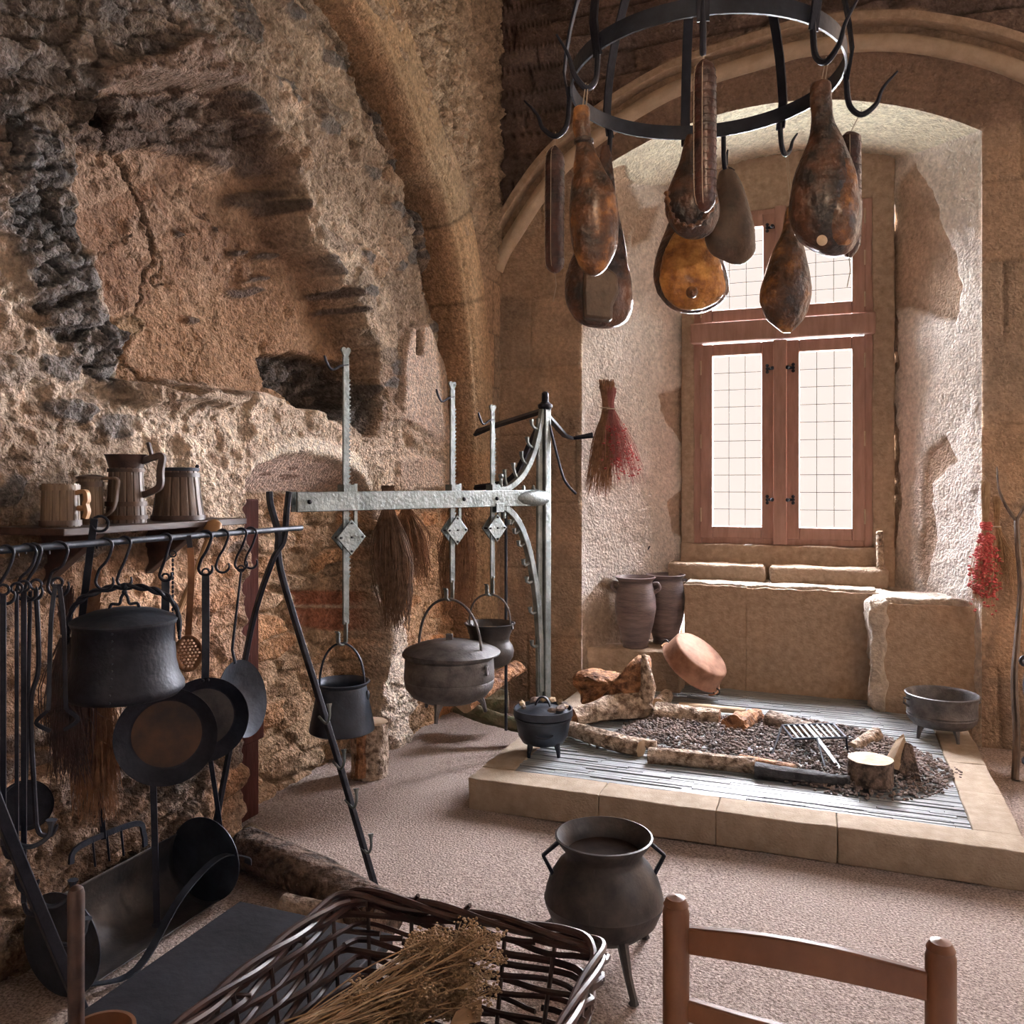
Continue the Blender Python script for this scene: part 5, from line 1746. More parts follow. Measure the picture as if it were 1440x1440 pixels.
# stick on the window seat and pole by the seat
a_ = P(1240, 832, Y=6.02)
t = log('birch_stick', 'short pale birch stick standing upright beside the window sill', (a_.x, a_.y, .81), (a_.x - .012, a_.y, 1.19), .026, .022, M_BARKP, M_CUT, 28, .01, 1, .1, cat='stick')

# ------------------------------------------------------------------ gridiron
def gp(px, py, z):
    return P(px, py, Z=z)
zg = HZ + .115
c4 = [gp(1100, 1020, zg), gp(1172, 1018, zg), gp(1190, 1037, zg), gp(1115, 1039, zg)]
t = thing('gridiron', 'iron gridiron with a row of parallel bars, long handle and legs standing over the coals', 'gridiron', (c4[0] + c4[2]) / 2 - Za * (zg - HZ))
mb = MB()
for i in range(4):
    mb.tube([c4[i], c4[(i + 1) % 4]], .006, 6)
mb.build('frame', M_IRONB, t)
for k in range(1, 9):
    f = k / 9
    MB().bar([c4[0].lerp(c4[1], f), c4[3].lerp(c4[2], f)], .004, .009, Za).build('grate_bar', M_STEEL, t)
h0 = c4[3].lerp(c4[2], .45)
h1 = P(1182, 1082, Z=HZ + .03)
MB().bar([c4[0].lerp(c4[1], .45), h0, h1], .016, .008, Xa).build('handle', M_STEEL, t)
for a, b in ((c4[0], (1085, 1062)), (h0, (1163, 1088)), (c4[2], (1192, 1058))):
    e = P(b[0], b[1], Z=HZ + .03)
    MB().tube([a, e], .005, 6).build('leg', M_IRON, t)

# ------------------------------------------------------------------ cast pot at the right seat
c = V((.512, 5.10, HZ - .004))
t = thing('squat_cast_pot', 'squat straight-sided grey cast iron pot on short legs in front of the window seat block', 'pot', c)
MB().lathe([(0, .055), (.09, .056), (.145, .07), (.170, .10), (.172, .115), (.1745, .118), (.172, .121), (.1725, .13), (.175, .133), (.173, .136), (.175, .21), (.180, .222), (.184, .232), (.178, .236), (.166, .222), (.164, .12), (.1, .08), (0, .07)], 56, c, cap0=False, cap1=False).build('body', M_CAST, t, sharp=50)
for s_ in (-1, 1):
    e = V((CS, SN, 0)) * s_
    MB().tube([c + e * .174 + Za * .20, c + e * .203 + Za * .212, c + e * .205 + Za * .185, c + e * .176 + Za * .165], .006, 6).build('lug_handle', M_CAST, t)
for a in (-1.1, -2.6, 1.2):
    u = V((math.cos(a), math.sin(a), 0))
    MB().tube([c + u * .12 + Za * .075, c + u * .135 + Za * .035, c + u * .142], [.02, .012, .008], 7).build('leg', M_CAST, t)
# dark cauldron at the edge of the picture
c = V((1.04, 4.85, 0))
t = thing('dark_cauldron', 'dark round cauldron on an iron trivet behind the forked stick', 'cauldron', c)
MB().lathe([(0, .33), (.08, .335), (.15, .37), (.185, .43), (.192, .50), (.185, .565), (.178, .60), (.192, .615), (.190, .622), (.172, .61), (.17, .5), (.1, .38), (0, .35)], 44, c, cap0=False, cap1=False).build('body', M_IRONB, t, sharp=50)
ear(c + V((-.19, -.04, .63)), V((.96, .28, 0)), .022, M_IRON, t)
for a in (-2.4, -.6, 1.5):
    u = V((math.cos(a), math.sin(a), 0))
    MB().tube([c + u * .15 + Za * .37, c + u * .17 + Za * .2, c + u * .2], [.014, .012, .010], 7).build('leg', M_IRON, t)
MB().tube(arc(c + Za * .12, .19, 0, 2 * PI, 24, Xa, Ya), .008, 6).build('trivet_ring', M_IRON, t)

# ------------------------------------------------------------------ clay jars on the broken seat
def jar(c, label, sc, rot):
    c = V(c)
    t = thing('clay_jar', label, 'jar', c)
    pr = [(0, 0), (.082, 0), (.088, .006), (.085, .02), (.10, .08), (.125, .17), (.140, .26), (.1415, .275), (.140, .285), (.138, .33), (.128, .39), (.116, .435), (.116, .455), (.136, .475), (.140, .482), (.130, .484), (.108, .45), (.115, .40), (.125, .3), (.09, .06), (0, .03)]
    MB().lathe([(r * sc, z * sc) for r, z in pr], 56, c, cap0=False, cap1=False).build('body', M_CLAY, t, sharp=60)
    for s_ in (-1, 1):
        e = V((math.cos(rot), math.sin(rot), 0)) * s_
        q = smoothpts([c + (e * .118 + Za * .435) * sc, c + (e * .150 + Za * .440) * sc, c + (e * .162 + Za * .405) * sc, c + (e * .126 + Za * .375) * sc], 5)
        MB().tube(q, .012 * sc, 8).build('lug_handle', M_CLAY, t)
    return t
j1 = P(893, 917, Y=5.76)
jar((-1.283, 5.66, .40), 'nearer brown-grey clay jar with small lug handles on the broken stone seat', .98, .15)
j2 = P(937, 908, Y=5.9)
jar((-1.123, 5.885, .40), 'further brown-grey clay jar standing against the bench, half hidden by its twin', .98, .5)
# ladle iron on the splay
a_ = P(872, 741, Y=5.93)
b_ = P(912, 745, Y=5.93)
t = thing('wall_hook_iron', 'thin black hook iron fixed in the pale window reveal above the jars', 'hook', b_)
MB().tube(smoothpts([a_, P(905, 744, Y=5.93), P(906, 765, Y=5.93), P(903, 772, Y=5.93), P(908, 776, Y=5.93), P(914, 768, Y=5.93)], 5), .005, 7).build('rod', M_IRON, t)
MB().bar([a_ - Xa * .02, a_ + V((-.12, .0, 0))], .012, .012, Za).build('wall_pin', M_IRON, t)
t = thing('hanging_ladle', 'thin rod ladle with small pale scoop hanging over the nearer jar', 'ladle', P(884, 806, Y=5.925))
MB().tube([P(884, 738, Y=5.925), P(883, 796, Y=5.925)], .006, 7).build('shank', M_CAST, t)
MB().lathe([(.012, .05), (.016, .04), (.035, .01), (.038, 0), (.03, -.01)], 20, P(884, 806, Y=5.925)).build('scoop', M_SPOON, t)

# ------------------------------------------------------------------ copper pan leaning on the stone
ca, cb = P(938, 905, Y=5.42), P(1006, 972, Y=5.36)
cm = (ca + cb) / 2
nrm = V((.52, -.42, .74)).normalized()
lx = (cb - ca)
lx = (lx - nrm * lx.dot(nrm)).normalized()
nrm = V((.60, -.17, .78)).normalized()
t = thing('copper_pan', 'round worn copper pan leaning upside down against the stone seat block', 'pan', (cm.x, cm.y, HZ))
R = nrm.to_track_quat('Z', 'Y').to_matrix().to_4x4()
r = .205
MB().lathe([(0, .125), (r * .86, .122), (r * .92, .110), (r * .97, .02), (r * 1.0, .004), (r * 1.02, 0), (r * .99, -.002), (r * .94, .02), (r * .88, .105), (0, .112)], 64, cm, R, cap0=False, cap1=False).build('body', M_COPPER, t, sharp=50)
MB().tube(arc(cm - nrm * .012, r * 1.06, -1.9, 1.9, 30, R.to_3x3() @ Xa, R.to_3x3() @ Ya), .006, 7).build('bail_handle', M_COPPERD, t)
for s_ in (-1, 1):
    q = cm + lx * (s_ * r * 1.03)
    MB().tube(arc(q, .02, 0, 2 * PI, 12, nrm, lx), .005, 6).build('ear', M_BRONZE, t)

# ------------------------------------------------------------------ forked stick
f0, f1 = V((.83, 4.95, 0)), V((.905, 5.36, 1.35))
t = thing('forked_stick', 'tall slim forked wooden stick leaning upright at the right wall', 'stick', f0)
def fl(k, dx=0):
    return f0.lerp(f1, k) + V((dx, 0, 0))
q = smoothpts([fl(0, 0), fl(.15, .006), fl(.35, -.006), fl(.5, .006), fl(.7, .022), fl(.85, .008), fl(.97, 0.0)], 6)
n = len(q)
MB().tube(q, [.019 - .006 * i / n for i in range(n)], 9).build('shaft', M_OAK, t)
MB().tube(smoothpts([fl(.96, 0), fl(1.02, -.05), fl(1.09, -.085), fl(1.18, -.095)], 5), [.013, .011, .010, .010, .009, .009, .008, .008, .008, .007, .007, .006, .006, .005, .004, .004], 8).build('prong', M_OAK, t)
MB().tube(smoothpts([fl(.96, 0), fl(1.02, .04), fl(1.09, .065), fl(1.17, .08)], 5), [.012, .011, .010, .010, .009, .009, .008, .008, .008, .007, .007, .006, .006, .005, .004, .004], 8).build('prong', M_OAK, t)
# ------------------------------------------------------------------ hanging hoop
RV, FV = V((CS, SN, 0)), V((-SN, CS, 0))
HC = RV * .585 + FV * 2.60
HZB, HR = 2.71, .40
hoop = thing('hanging_hoop', 'large black iron hoop with curved straps and hooks hung above the hearth for curing meat', 'hanging rack', (HC.x, HC.y, HZB))
MB().lathe([(HR, HZB), (HR + .007, HZB), (HR + .007, HZB + .048), (HR, HZB + .048), (HR, HZB)], 96, (HC.x, HC.y, 0), cap0=False, cap1=False).build('ring', M_IRONB, hoop, sharp=30)
hooks = {}
for nm, deg in (('a', -80), ('b', -123), ('c', -167), ('d', 150), ('e', 100), ('f', 50), ('h', 22), ('g', 4), ('i', -37)):
    a = math.radians(deg)
    dr = RV * math.sin(a) + FV * math.cos(a)
    tg = Za.cross(dr)
    if nm != 'h':
        q = []
        for k in range(15):
            e = PI / 2 * k / 14
            q.append(HC + dr * ((HR + .011) * math.cos(e) + .02) + Za * (HZB + .0 + .66 * math.sin(e)))
        q[0] = HC + dr * (HR + .013) + Za * (HZB - .02)
        MB().bar(q, .032, .007, tg).build('strap', M_IRON, hoop, bevel=.001)
    k_ = 1.0 if nm not in 'fgh' else .75
    q = smoothpts([HC + dr * (HR + .012) + Za * (HZB + .03), HC + dr * (HR + .013) + Za * (HZB - .03), HC + dr * (HR + .022) + Za * (HZB - .03 - .062 * k_), HC + dr * (HR + .055 * k_) + Za * (HZB - .03 - .09 * k_),
                   HC + dr * (HR + .095 * k_) + Za * (HZB - .03 - .062 * k_), HC + dr * (HR + .115 * k_) + Za * (HZB - .03 - .015 * k_), HC + dr * (HR + .155 * k_) + Za * (HZB - .03 + .03 * k_)], 6)
    n = len(q)
    MB().tube(q, [.0085 if i < n * .55 else .0085 - .006 * (i / n - .55) / .45 for i in range(n)], 8).build('hook', M_IRON, hoop)
    MB().ball(HC + dr * (HR + .014) + Za * (HZB + .024), .008, 8, 5).build('rivet', M_IRON, hoop)
    hooks[nm] = HC + dr * (HR + .055 * k_) + Za * (HZB - .03 - .088 * k_)
# suspension rod up to the vault
MB().tube([HC + Za * (HZB + .62), HC + Za * 5.24], .012, 8).build('suspension_rod', M_IRON, hoop)


def body_rows(rows, d, dep, seed, rough=.05, nseg=30, power=1.0):
    """rows of (py, left px, right px) at distance d -> ring vertices"""
    ys = [r[0] for r in rows]
    pp = np.linspace(0, 1, nseg + 1)
    yy = ys[0] + (ys[-1] - ys[0]) * (1 - np.cos(PI * pp)) / 2
    pts = smoothpts([V((r[0], r[1], r[2])) for r in rows], 12)
    fy = np.array([p.x for p in pts])
    L = np.interp(yy, fy, [p.y for p in pts])
    R_ = np.interp(yy, fy, [p.z for p in pts])
    n = 30
    vs = []
    for i in range(nseg + 1):
        c = P((L[i] + R_[i]) / 2, yy[i], d=d)
        hw = (R_[i] - L[i]) / 2 * d / FPX
        for j in range(n):
            a = 2 * PI * j / n
            nz = 1 + rough * float(fbm(np.array([math.cos(a) * 1.6 + i * .22]), np.array([math.sin(a) * 1.6 - i * .13]), seed, 4)[0])
            dd_ = dep[0] + (dep[1] - dep[0]) * pp[i] if isinstance(dep, tuple) else dep
            vs.append(c + RV * (hw * nz * math.cos(a)) + FV * (hw * dd_ * nz * math.sin(a)))
    fs = []
    for i in range(nseg):
        for j in range(n):
            j2 = (j + 1) % n
            fs.append((i * n + j, i * n + j2, (i + 1) * n + j2, (i + 1) * n + j))
    fs.append(tuple(range(n))[::-1])
    fs.append(tuple(nseg * n + j for j in range(n)))
    return vs, fs


def meat(name, label, cat, rows, d, dep, m, hook, seed, group=None, shank=None, extra=None, rough=.09):
    top = P((rows[0][1] + rows[0][2]) / 2, rows[0][0], d=d)
    t = thing(name, label, cat, top, 0, group)
    vs, fs = body_rows(rows, d, dep, seed, rough)
    MB().add(vs, fs).build('flesh', m, t, sharp=80)
    if hook is not None:
        mb = MB()
        mb.tube([hook + Za * .012, top - Za * .012], .0016, 5).tube([hook + Za * .008 + RV * .006, top + RV * .01 - Za * .012], .0016, 5)
        mb.build('string', M_STRING, t)
    return t

GM = 'smoked hams hanging from the hoop'
t = meat('smoked_ham', 'slender brown ham with golden side and long shank, leftmost of the hams', 'ham', [(150, 813, 824), (153, 807, 829), (175, 805, 830), (196, 809, 832), (204, 810, 834), (235, 806, 847), (270, 803, 866), (310, 802, 870), (345, 805, 868), (370, 814, 858), (383, 822, 848), (388, 830, 838)], 2.33, (.9, .75), M_HAM, hooks['b'], 1, GM)
MB().lathe([(.022, -.008), (.027, -.004), (.027, .004), (.022, .008)], 20, P(821, 199, d=2.33)).build('shank_ring', M_HAMD, t)
t = meat('smoked_ham', 'broad dark ham with flat brown cut face, hanging lowest behind the slender ham', 'ham', [(205, 846, 858), (240, 838, 862), (300, 826, 870), (345, 812, 878), (385, 796, 886), (415, 793, 889), (440, 801, 886), (456, 818, 876), (461, 838, 862)], 2.93, (.6, .6), M_HAMD, hooks['i'], 2, GM)
q = [P(a, b, d=2.835) for a, b in ((822, 372), (845, 368), (868, 385), (871, 410), (862, 430), (862, 450), (822, 446), (820, 410))]
MB().add([p - FV * .0 for p in q] + [p + FV * .07 for p in q], [tuple(range(8))[::-1], tuple(range(8, 16))] + [(i, (i + 1) % 8, 8 + (i + 1) % 8, 8 + i) for i in range(8)]).build('cut_face', M_HAMG, t, bevel=.01)
t = meat('smoked_ham', 'small dark ham with reddish wrinkled rim hanging behind the long sausage', 'ham', [(190, 966, 976), (200, 962, 982), (230, 955, 990), (255, 944, 1002), (280, 936, 1010), (305, 938, 1011), (325, 950, 1004), (334, 962, 990), (336, 970, 982)], 2.90, (.9, .6), M_HAMD, hooks['g'], 3, GM)
rm = smoothpts([P(938, 270, d=2.85), P(940, 292, d=2.83), P(952, 312, d=2.815), P(975, 318, d=2.81), P(996, 300, d=2.82), P(1008, 278, d=2.85)], 8)
MB().tube(rm, [.008 + .004 * math.sin(i * 1.7) for i in range(len(rm))], 8).build('rim', M_HAM, t)
t = meat('smoked_ham', 'wide ham with bright golden-yellow fat face, hanging lowest near the window', 'ham', [(262, 955, 966), (300, 945, 985), (320, 937, 1000), (350, 926, 1012), (385, 920, 1024), (410, 924, 1026), (428, 936, 1014), (438, 952, 994), (441, 965, 980)], 3.22, (.6, .5), M_HAMD, hooks['g'], 4, GM)
vs, fs = body_rows([(322, 955, 992), (330, 946, 1000), (352, 934, 1008), (385, 927, 1018), (408, 930, 1020), (424, 940, 1008), (434, 956, 990), (436, 968, 976)], 3.165, .45, 44, .1)
f = MB().add(vs, fs).build('fat_face', M_HAMF, t, sharp=80)
MB().ball(P(973, 411, d=3.06), .022, 12, 8, (1, .7, 1)).build('bone_end', M_HAM, f)
t = meat('smoked_ham', 'dark brown wrapped ham piece with tied top hanging against the window frame', 'ham', [(238, 1018, 1026), (243, 1011, 1034), (265, 1006, 1046), (300, 996, 1056), (330, 990, 1062), (355, 1000, 1062), (368, 1022, 1050), (372, 1032, 1042)], 3.02, (.8, .45), M_HAMG, hooks['h'], 5, GM)
MB().tube(smoothpts([P(1022, 240, d=3.02), P(1018, 234, d=3.02), P(1026, 236, d=3.02), P(1033, 240, d=3.02)], 4), .004, 6).build('tie', M_HAMD, t)
t = meat('smoked_ham', 'biggest ham, nearly black with glossy orange flank, at the window side of the hoop', 'ham', [(115, 1150, 1158), (118, 1141, 1168), (140, 1139, 1169), (170, 1141, 1172), (200, 1136, 1185), (235, 1122, 1198), (270, 1114, 1206), (300, 1113, 1209), (330, 1122, 1206), (348, 1140, 1200), (358, 1158, 1188), (361, 1168, 1178)], 2.26, (.9, .8), M_HAMD, hooks['d'], 6, GM)
vs, fs = body_rows([(225, 1172, 1196), (245, 1170, 1203), (280, 1150, 1207), (310, 1150, 1206), (335, 1165, 1202), (345, 1178, 1192)], 2.222, .75, 66, .14)
f = MB().add(vs, fs).build('fat_flank', M_HAM, t, sharp=80)
MB().lathe([(.008, -.004), (.014, .0), (.008, .004)], 16, P(1156, 338, d=2.18), FV.to_track_quat('Z', 'Y').to_matrix().to_4x4()).build('stamp_tag', M_SANDL, t)
t = meat('smoked_ham', 'reddish brown pear-shaped ham hanging low before the window mullion', 'ham', [(290, 1108, 1116), (300, 1104, 1119), (330, 1098, 1124), (360, 1084, 1132), (395, 1072, 1139), (420, 1070, 1141), (445, 1078, 1132), (460, 1092, 1120), (468, 1102, 1112)], 2.86, (.9, .7), M_HAM, hooks['f'], 7, GM)


def sausage(label, rows, d, hook, seed, tail=True):
    top = P((rows[0][1] + rows[0][2]) / 2, rows[0][0], d=d)
    t = thing('cured_sausage', label, 'sausage', top, 0, 'cured sausages on the hoop')
    vs, fs = body_rows(rows, d, 1.0, seed, .05)
    MB().add(vs, fs).build('casing', M_SAUS, t, sharp=80)
    pts = smoothpts([V((r[0], r[1], r[2])) for r in rows], 12)
    fy = [p.x for p in pts]
    mb = MB()
    y0, y1 = rows[0][0], rows[-1][0]
    for a in (-2.0, -2.9, .2):
        q = []
        for k in range(21):
            y = y0 + (y1 - y0) * (k / 20)
            l, r = np.interp(y, fy, [p.y for p in pts]), np.interp(y, fy, [p.z for p in pts])
            hw = (r - l) / 2 * d / FPX
            q.append(P((l + r) / 2, y, d=d) + RV * (hw * 1.03 * math.cos(a)) + FV * (hw * 1.03 * math.sin(a)))
        mb.tube(q, .0011, 4)
    mb.build('binding_string', M_STRING, t)
    mb = MB()
    k = y0 + 16
    while k < y1 - 8:
        l, r = np.interp(k, fy, [p.y for p in pts]), np.interp(k, fy, [p.z for p in pts])
        hw = (r - l) / 2 * d / FPX
        mb.tube(arc(P((l + r) / 2, k, d=d), hw * 1.03, 0, 2 * PI, 20, RV, FV), .0008, 4)
        k += 11
    mb.build('netting', M_NET, t)
    MB().tube([hook + Za * .012, top - Za * .01], .0016, 5).build('string', M_STRING, t)
    if tail:
        b = P((rows[-1][1] + rows[-1][2]) / 2, rows[-1][0], d=d)
        MB().tube([b, b - Za * .04 + RV * .004, b - Za * .09 - RV * .006], .0014, 4).build('tail_string', M_STRING, t)
    return t
sausage('dark salami in string netting hanging outermost from the hoop, beside the slender ham', [(205, 778, 782), (212, 771, 788), (222, 767, 793), (260, 766, 794), (340, 766, 793), (372, 767, 793), (381, 773, 788), (384, 778, 783)], 2.68, hooks['a'], 11)
sausage('long reddish salami in string netting hanging nearest, in front of two hams', [(84, 987, 993), (90, 981, 1001), (102, 976, 1006), (140, 975, 1007), (250, 975, 1007), (282, 977, 1006), (294, 983, 1000), (298, 989, 995)], 2.16, hooks['c'], 12, False)
sausage('dark salami half hidden behind the biggest ham', [(186, 1190, 1198), (192, 1184, 1208), (205, 1182, 1210), (330, 1182, 1210), (352, 1184, 1206), (362, 1190, 1198)], 2.60, hooks['e'], 13)

# ------------------------------------------------------------------ dried bunches
def bundle(name, label, cat, top, L, wtop, wbot, n, m, seed, mtie=M_STRING, flower=None, nf=0, lean=(0, 0, 0), thick=.0016, tiez=.15, curl=.02, depth=.5, tuft=.06, flow_k=(.5, .95), fr=.006, fm2=None):
    rg = random.Random(seed)
    top = V(top)
    t = thing(name, label, cat, top)
    mb = MB()
    ends = []
    for i in range(n):
        a = rg.uniform(0, 2 * PI)
        rr = math.sqrt(rg.random())
        u = RV * math.cos(a) + FV * (math.sin(a) * depth)
        l = L * rg.uniform(.7, 1.0)
        p0 = top + u * (wtop * rr * 1.2) + Za * (tuft * rg.random())
        p1 = top + u * (wtop * rr * .7) - Za * (L * tiez)
        p3 = top + u * (wbot * rr * rg.uniform(.8, 1.1)) - Za * l + V(lean) * l
        p2 = p1.lerp(p3, .5) + V((rg.uniform(-1, 1), rg.uniform(-.5, .5), 0)) * curl
        q = smoothpts([p0, p1, p2, p3], 3)
        mb.tube(q, [thick] * (len(q) - 2) + [thick * .7, thick * .4], 4, cap=False)
        ends.append(q)
        if rg.random() < .5:
            s0 = q[-4]
            mb.tube([s0, s0 - Za * .03 + RV * rg.uniform(-.03, .03), s0 - Za * .06 + RV * rg.uniform(-.04, .04)], thick * .6, 4, cap=False)
    mb.build('stems', m, t)['kind'] = 'stuff'
    if flower:
        pts = []
        for i in range(nf):
            q = rg.choice(ends)
            k = rg.uniform(*flow_k)
            p = q[min(int(k * (len(q) - 1)), len(q) - 1)]
            pts.append((p + RV * rg.uniform(-.012, .012) + Za * rg.uniform(-.02, .02) + FV * rg.uniform(-.02, .01), rg.uniform(.5, 1) * fr))
        rocks('flower_heads', pts, flower, seed, t)['kind'] = 'stuff'
        for v in t.children:
            pass
    MB().tube(arc(top - Za * (L * tiez), wtop * .95, 0, 2 * PI, 16, RV, FV * depth * 1.3), .004, 6).build('tie', mtie, t)
    return t


def local_fix(t):
    """meshes from rocks() were given in place coordinates"""

bundle('dried_bunch', 'brown dried herb bunch hanging head down in the pale window reveal', 'dried herbs', P(854, 546, d=5.62), .72, .045, .10, 260, M_TWIG, 21, lean=(-.08, 0, 0), thick=.0022, curl=.03, tiez=.18)
bundle('dried_bunch', 'pink dried flower bunch beside the brown herb bunch in the window reveal', 'dried flowers', P(860, 556, d=5.60), .60, .03, .15, 120, M_PINKF, 22, flower=M_REDF, nf=260, lean=(.14, .08, 0), thick=.0014, curl=.03, tiez=.15, flow_k=(.55, 1), fr=.011)
bundle('dried_bunch', 'bright red dried flower bunch hanging on the wall beside the forked stick', 'dried flowers', P(1386, 700, Y=5.40), .72, .022, .085, 170, M_STRAW, 23, flower=M_REDF, nf=1300, lean=(-.02, 0, 0), thick=.0012, curl=.035, tiez=.22, tuft=.10, flow_k=(.38, .9), fr=.013)
bundle('dried_bunch', 'tan dry grass bunch hanging behind the red flowers by the forked stick', 'dried grass', P(1402, 712, Y=5.44), .52, .02, .10, 150, M_FLOW, 24, lean=(.05, 0, 0), thick=.0013, curl=.04, tiez=.22)
bundle('dried_bunch', 'thick brown twig bunch hanging from behind the crane beam, nearest the doorway', 'dried twigs', P(546, 690, d=4.62), .78, .032, .085, 260, M_TWIGD, 25, lean=(.04, .05, 0), thick=.0026, curl=.085, tiez=.08, tuft=.03)
bundle('dried_bunch', 'orange brown twig bunch hanging just behind the thick brown one', 'dried twigs', P(572, 700, d=4.75), .50, .03, .12, 200, M_TWIG, 26, lean=(.06, .06, 0), thick=.002, curl=.08, tiez=.1, tuft=.03)
bundle('dried_bunch', 'loose straw-coloured bunch hanging between the middle and shortest pot hangers', 'dried twigs', P(644, 676, d=4.9), .80, .03, .11, 200, M_TWIG, 27, lean=(-.02, 0, 0), thick=.0022, curl=.08, tiez=.15, flower=M_FLOW, nf=90)
bundle('twig_broom', 'reddish brown twig broom hanging on the wall below the big kettle', 'broom', P(128, 855, X=-2.15), .66, .025, .080, 380, M_TWIG, 28, lean=(.03, 0, 0), thick=.0019, curl=.035, tiez=.10, tuft=.12)
bundle('twig_broom', 'dark ragged twig broom hanging behind the fire irons', 'broom', P(92, 870, X=-2.15), .50, .02, .070, 200, M_WILL, 29, lean=(.04, 0, 0), thick=.002, curl=.05, tiez=.1, tuft=.10)

# ------------------------------------------------------------------ black low table, mortar
t = thing('low_table', 'low black rectangular table standing between trestle and wicker basket', 'table', (-1.22, 1.32, 0))
MB().box((-1.225, 1.31, .405), (.45, 1.0, .030)).build('tabletop', M_BLACKT, t, smooth=False, bevel=.004)
MB().box((-1.225, 1.31, .36), (.38, .92, .06)).build('apron', M_BLACKT, t, smooth=False)
for x in (-1.40, -1.05):
    for y in (.85, 1.77):
        MB().box((x, y, .195), (.035, .035, .39)).build('leg', M_BLACKT, t, smooth=False, bevel=.002)
c = V((-1.262, 1.185, .421))
t = thing('wooden_mortar', 'small brown wooden mortar standing on the near end of the black table', 'mortar', c)
MB().lathe([(0, 0), (.05, 0), (.056, .01), (.058, .06), (.062, .074), (.062, .08), (.055, .08), (.045, .03), (0, .02)], 40, c, cap0=False, cap1=False).build('bowl', M_CHAIR, t, sharp=50)
t = thing('wooden_pestle', 'tall dark round-topped wooden pestle standing upright in the mortar', 'pestle', c + Za * .02)
pc = P(107, 1400, d=1.555)
MB().lathe([(0, .443), (.014, .444), (.0145, .752), (.012, .762), (.006, .767), (0, .768)], 20, (pc.x, pc.y, 0), cap0=False, cap1=False).build('shaft', M_DARKW, t)
MB().lathe([(0, .441), (.018, .442), (.019, .475), (.013, .49)], 20, (pc.x, pc.y, 0), cap0=False, cap1=False).build('head', M_DARKW, t)

# ------------------------------------------------------------------ tin roaster by the wall
t = thing('tin_roaster', 'dark half-round tin roasting tray lying open by the rubble wall', 'roasting tray', (-2.13, 2.15, 0))
mb = MB()
n1_, n2_ = 22, 24
y0, y1, r = 1.86, 2.46, .145
vs, fs = [], []
for i in range(n1_ + 1):
    for j in range(n2_ + 1):
        a = math.radians(-62 - 150 * j / n2_)
        y = y0 + (y1 - y0) * i / n1_
        vs.append(V((-2.125 + r * math.cos(a), y, .150 + r * math.sin(a))))
for i in range(n1_):
    for j in range(n2_):
        fs.append((i * (n2_ + 1) + j, (i + 1) * (n2_ + 1) + j, (i + 1) * (n2_ + 1) + j + 1, i * (n2_ + 1) + j + 1))
o = mb.add(vs, fs).build('trough', M_BRONZE, t)
s_ = o.modifiers.new('s', 'SOLIDIFY')
s_.thickness = .003
for y in (y0 - .002, y1 + .002):
    MB().lathe([(0, -.0015), (r * 1.04, -.0015), (r * 1.04, .0015), (0, .0015)], 40, (-2.125, y, .152), Matrix.Rotation(PI / 2, 4, 'X'), cap0=False, cap1=False).build('end_plate', M_IRONB, t)
MB().bar(smoothpts([V((-2.06, 1.9, .025)), V((-2.0, 2.02, .02)), V((-2.04, 2.25, .13)), V((-2.03, 2.42, .19)), V((-1.98, 2.50, .17)), V((-1.99, 2.53, .13))], 6), .028, .004, Xa).build('strap_handle', M_IRONB, t)
t = thing('toasting_rack', 'dark flat iron toasting rack leaning on the wall behind the tin tray', 'toasting rack', (-2.25, 2.0, 0))
qq = [P(100, 1215, X=-2.26), P(112, 1190, X=-2.26), P(190, 1158, X=-2.26), P(202, 1172, X=-2.26), P(204, 1190, X=-2.26)]
MB().bar(smoothpts(qq, 5), .008, .018, Xa).build('frame', M_IRON, t)
for k in (130, 150, 170):
    yy_ = 1185 - (k - 112) * .38
    MB().bar([P(k, yy_, X=-2.26), P(k + 4, yy_ + 40, X=-2.26)], .006, .008, FS).build('bar', M_IRON, t)
MB().bar([P(146, 1180, X=-2.26), P(140, 1110, X=-2.26)], .016, .006, FS).build('handle', M_IRON, t)

# ------------------------------------------------------------------ wicker basket
BX0, BX1, BY0, BY1, BZ0, BZ1 = -.900, -.378, .86, 1.440, .442, .700
stool = thing('low_stool', 'small dark stool under the wicker basket', 'stool', (-.64, 1.15, 0))
MB().box((-.64, 1.15, .42), (.40, .46, .03)).build('seat', M_BLACKT, stool, smooth=False, bevel=.003)
for x in (-.80, -.48):
    for y in (.96, 1.34):
        MB().box((x, y, .2025), (.03, .03, .405)).build('leg', M_BLACKT, stool, smooth=False)
bk = thing('wicker_basket', 'large dark brown rectangular wicker basket with frayed rim in the foreground', 'basket', ((BX0 + BX1) / 2, (BY0 + BY1) / 2, BZ0))
rg = random.Random(77)


def bloop(s, z, off=0):
    """point of the basket outline: s in 0..1 round the rectangle, flaring with height"""
    f = (z - BZ0) / (BZ1 - BZ0)
    ins = .045 * (1 - f)
    x0, x1, y0, y1 = BX0 + ins - off, BX1 - ins + off, BY0 + ins - off, BY1 - ins + off
    rad = .05
    w, h = x1 - x0, y1 - y0
    per = 2 * (w + h)
    s = (s % 1) * per
    # start at the far left corner, go right along the far side
    if s < w:
        x, y = x0 + s, y1
    elif s < w + h:
        x, y = x1, y1 - (s - w)
    elif s < 2 * w + h:
        x, y = x1 - (s - w - h), y0
    else:
        x, y = x0, y0 + (s - 2 * w - h)
    cx, cy = min(max(x, x0 + rad), x1 - rad), min(max(y, y0 + rad), y1 - rad)
    dx, dy = x - cx, y - cy
    if dx and dy:
        k = rad / math.hypot(dx, dy)
        x, y = cx + dx * k, cy + dy * k
    return V((x, y, z))
NS = 23
mb = MB()
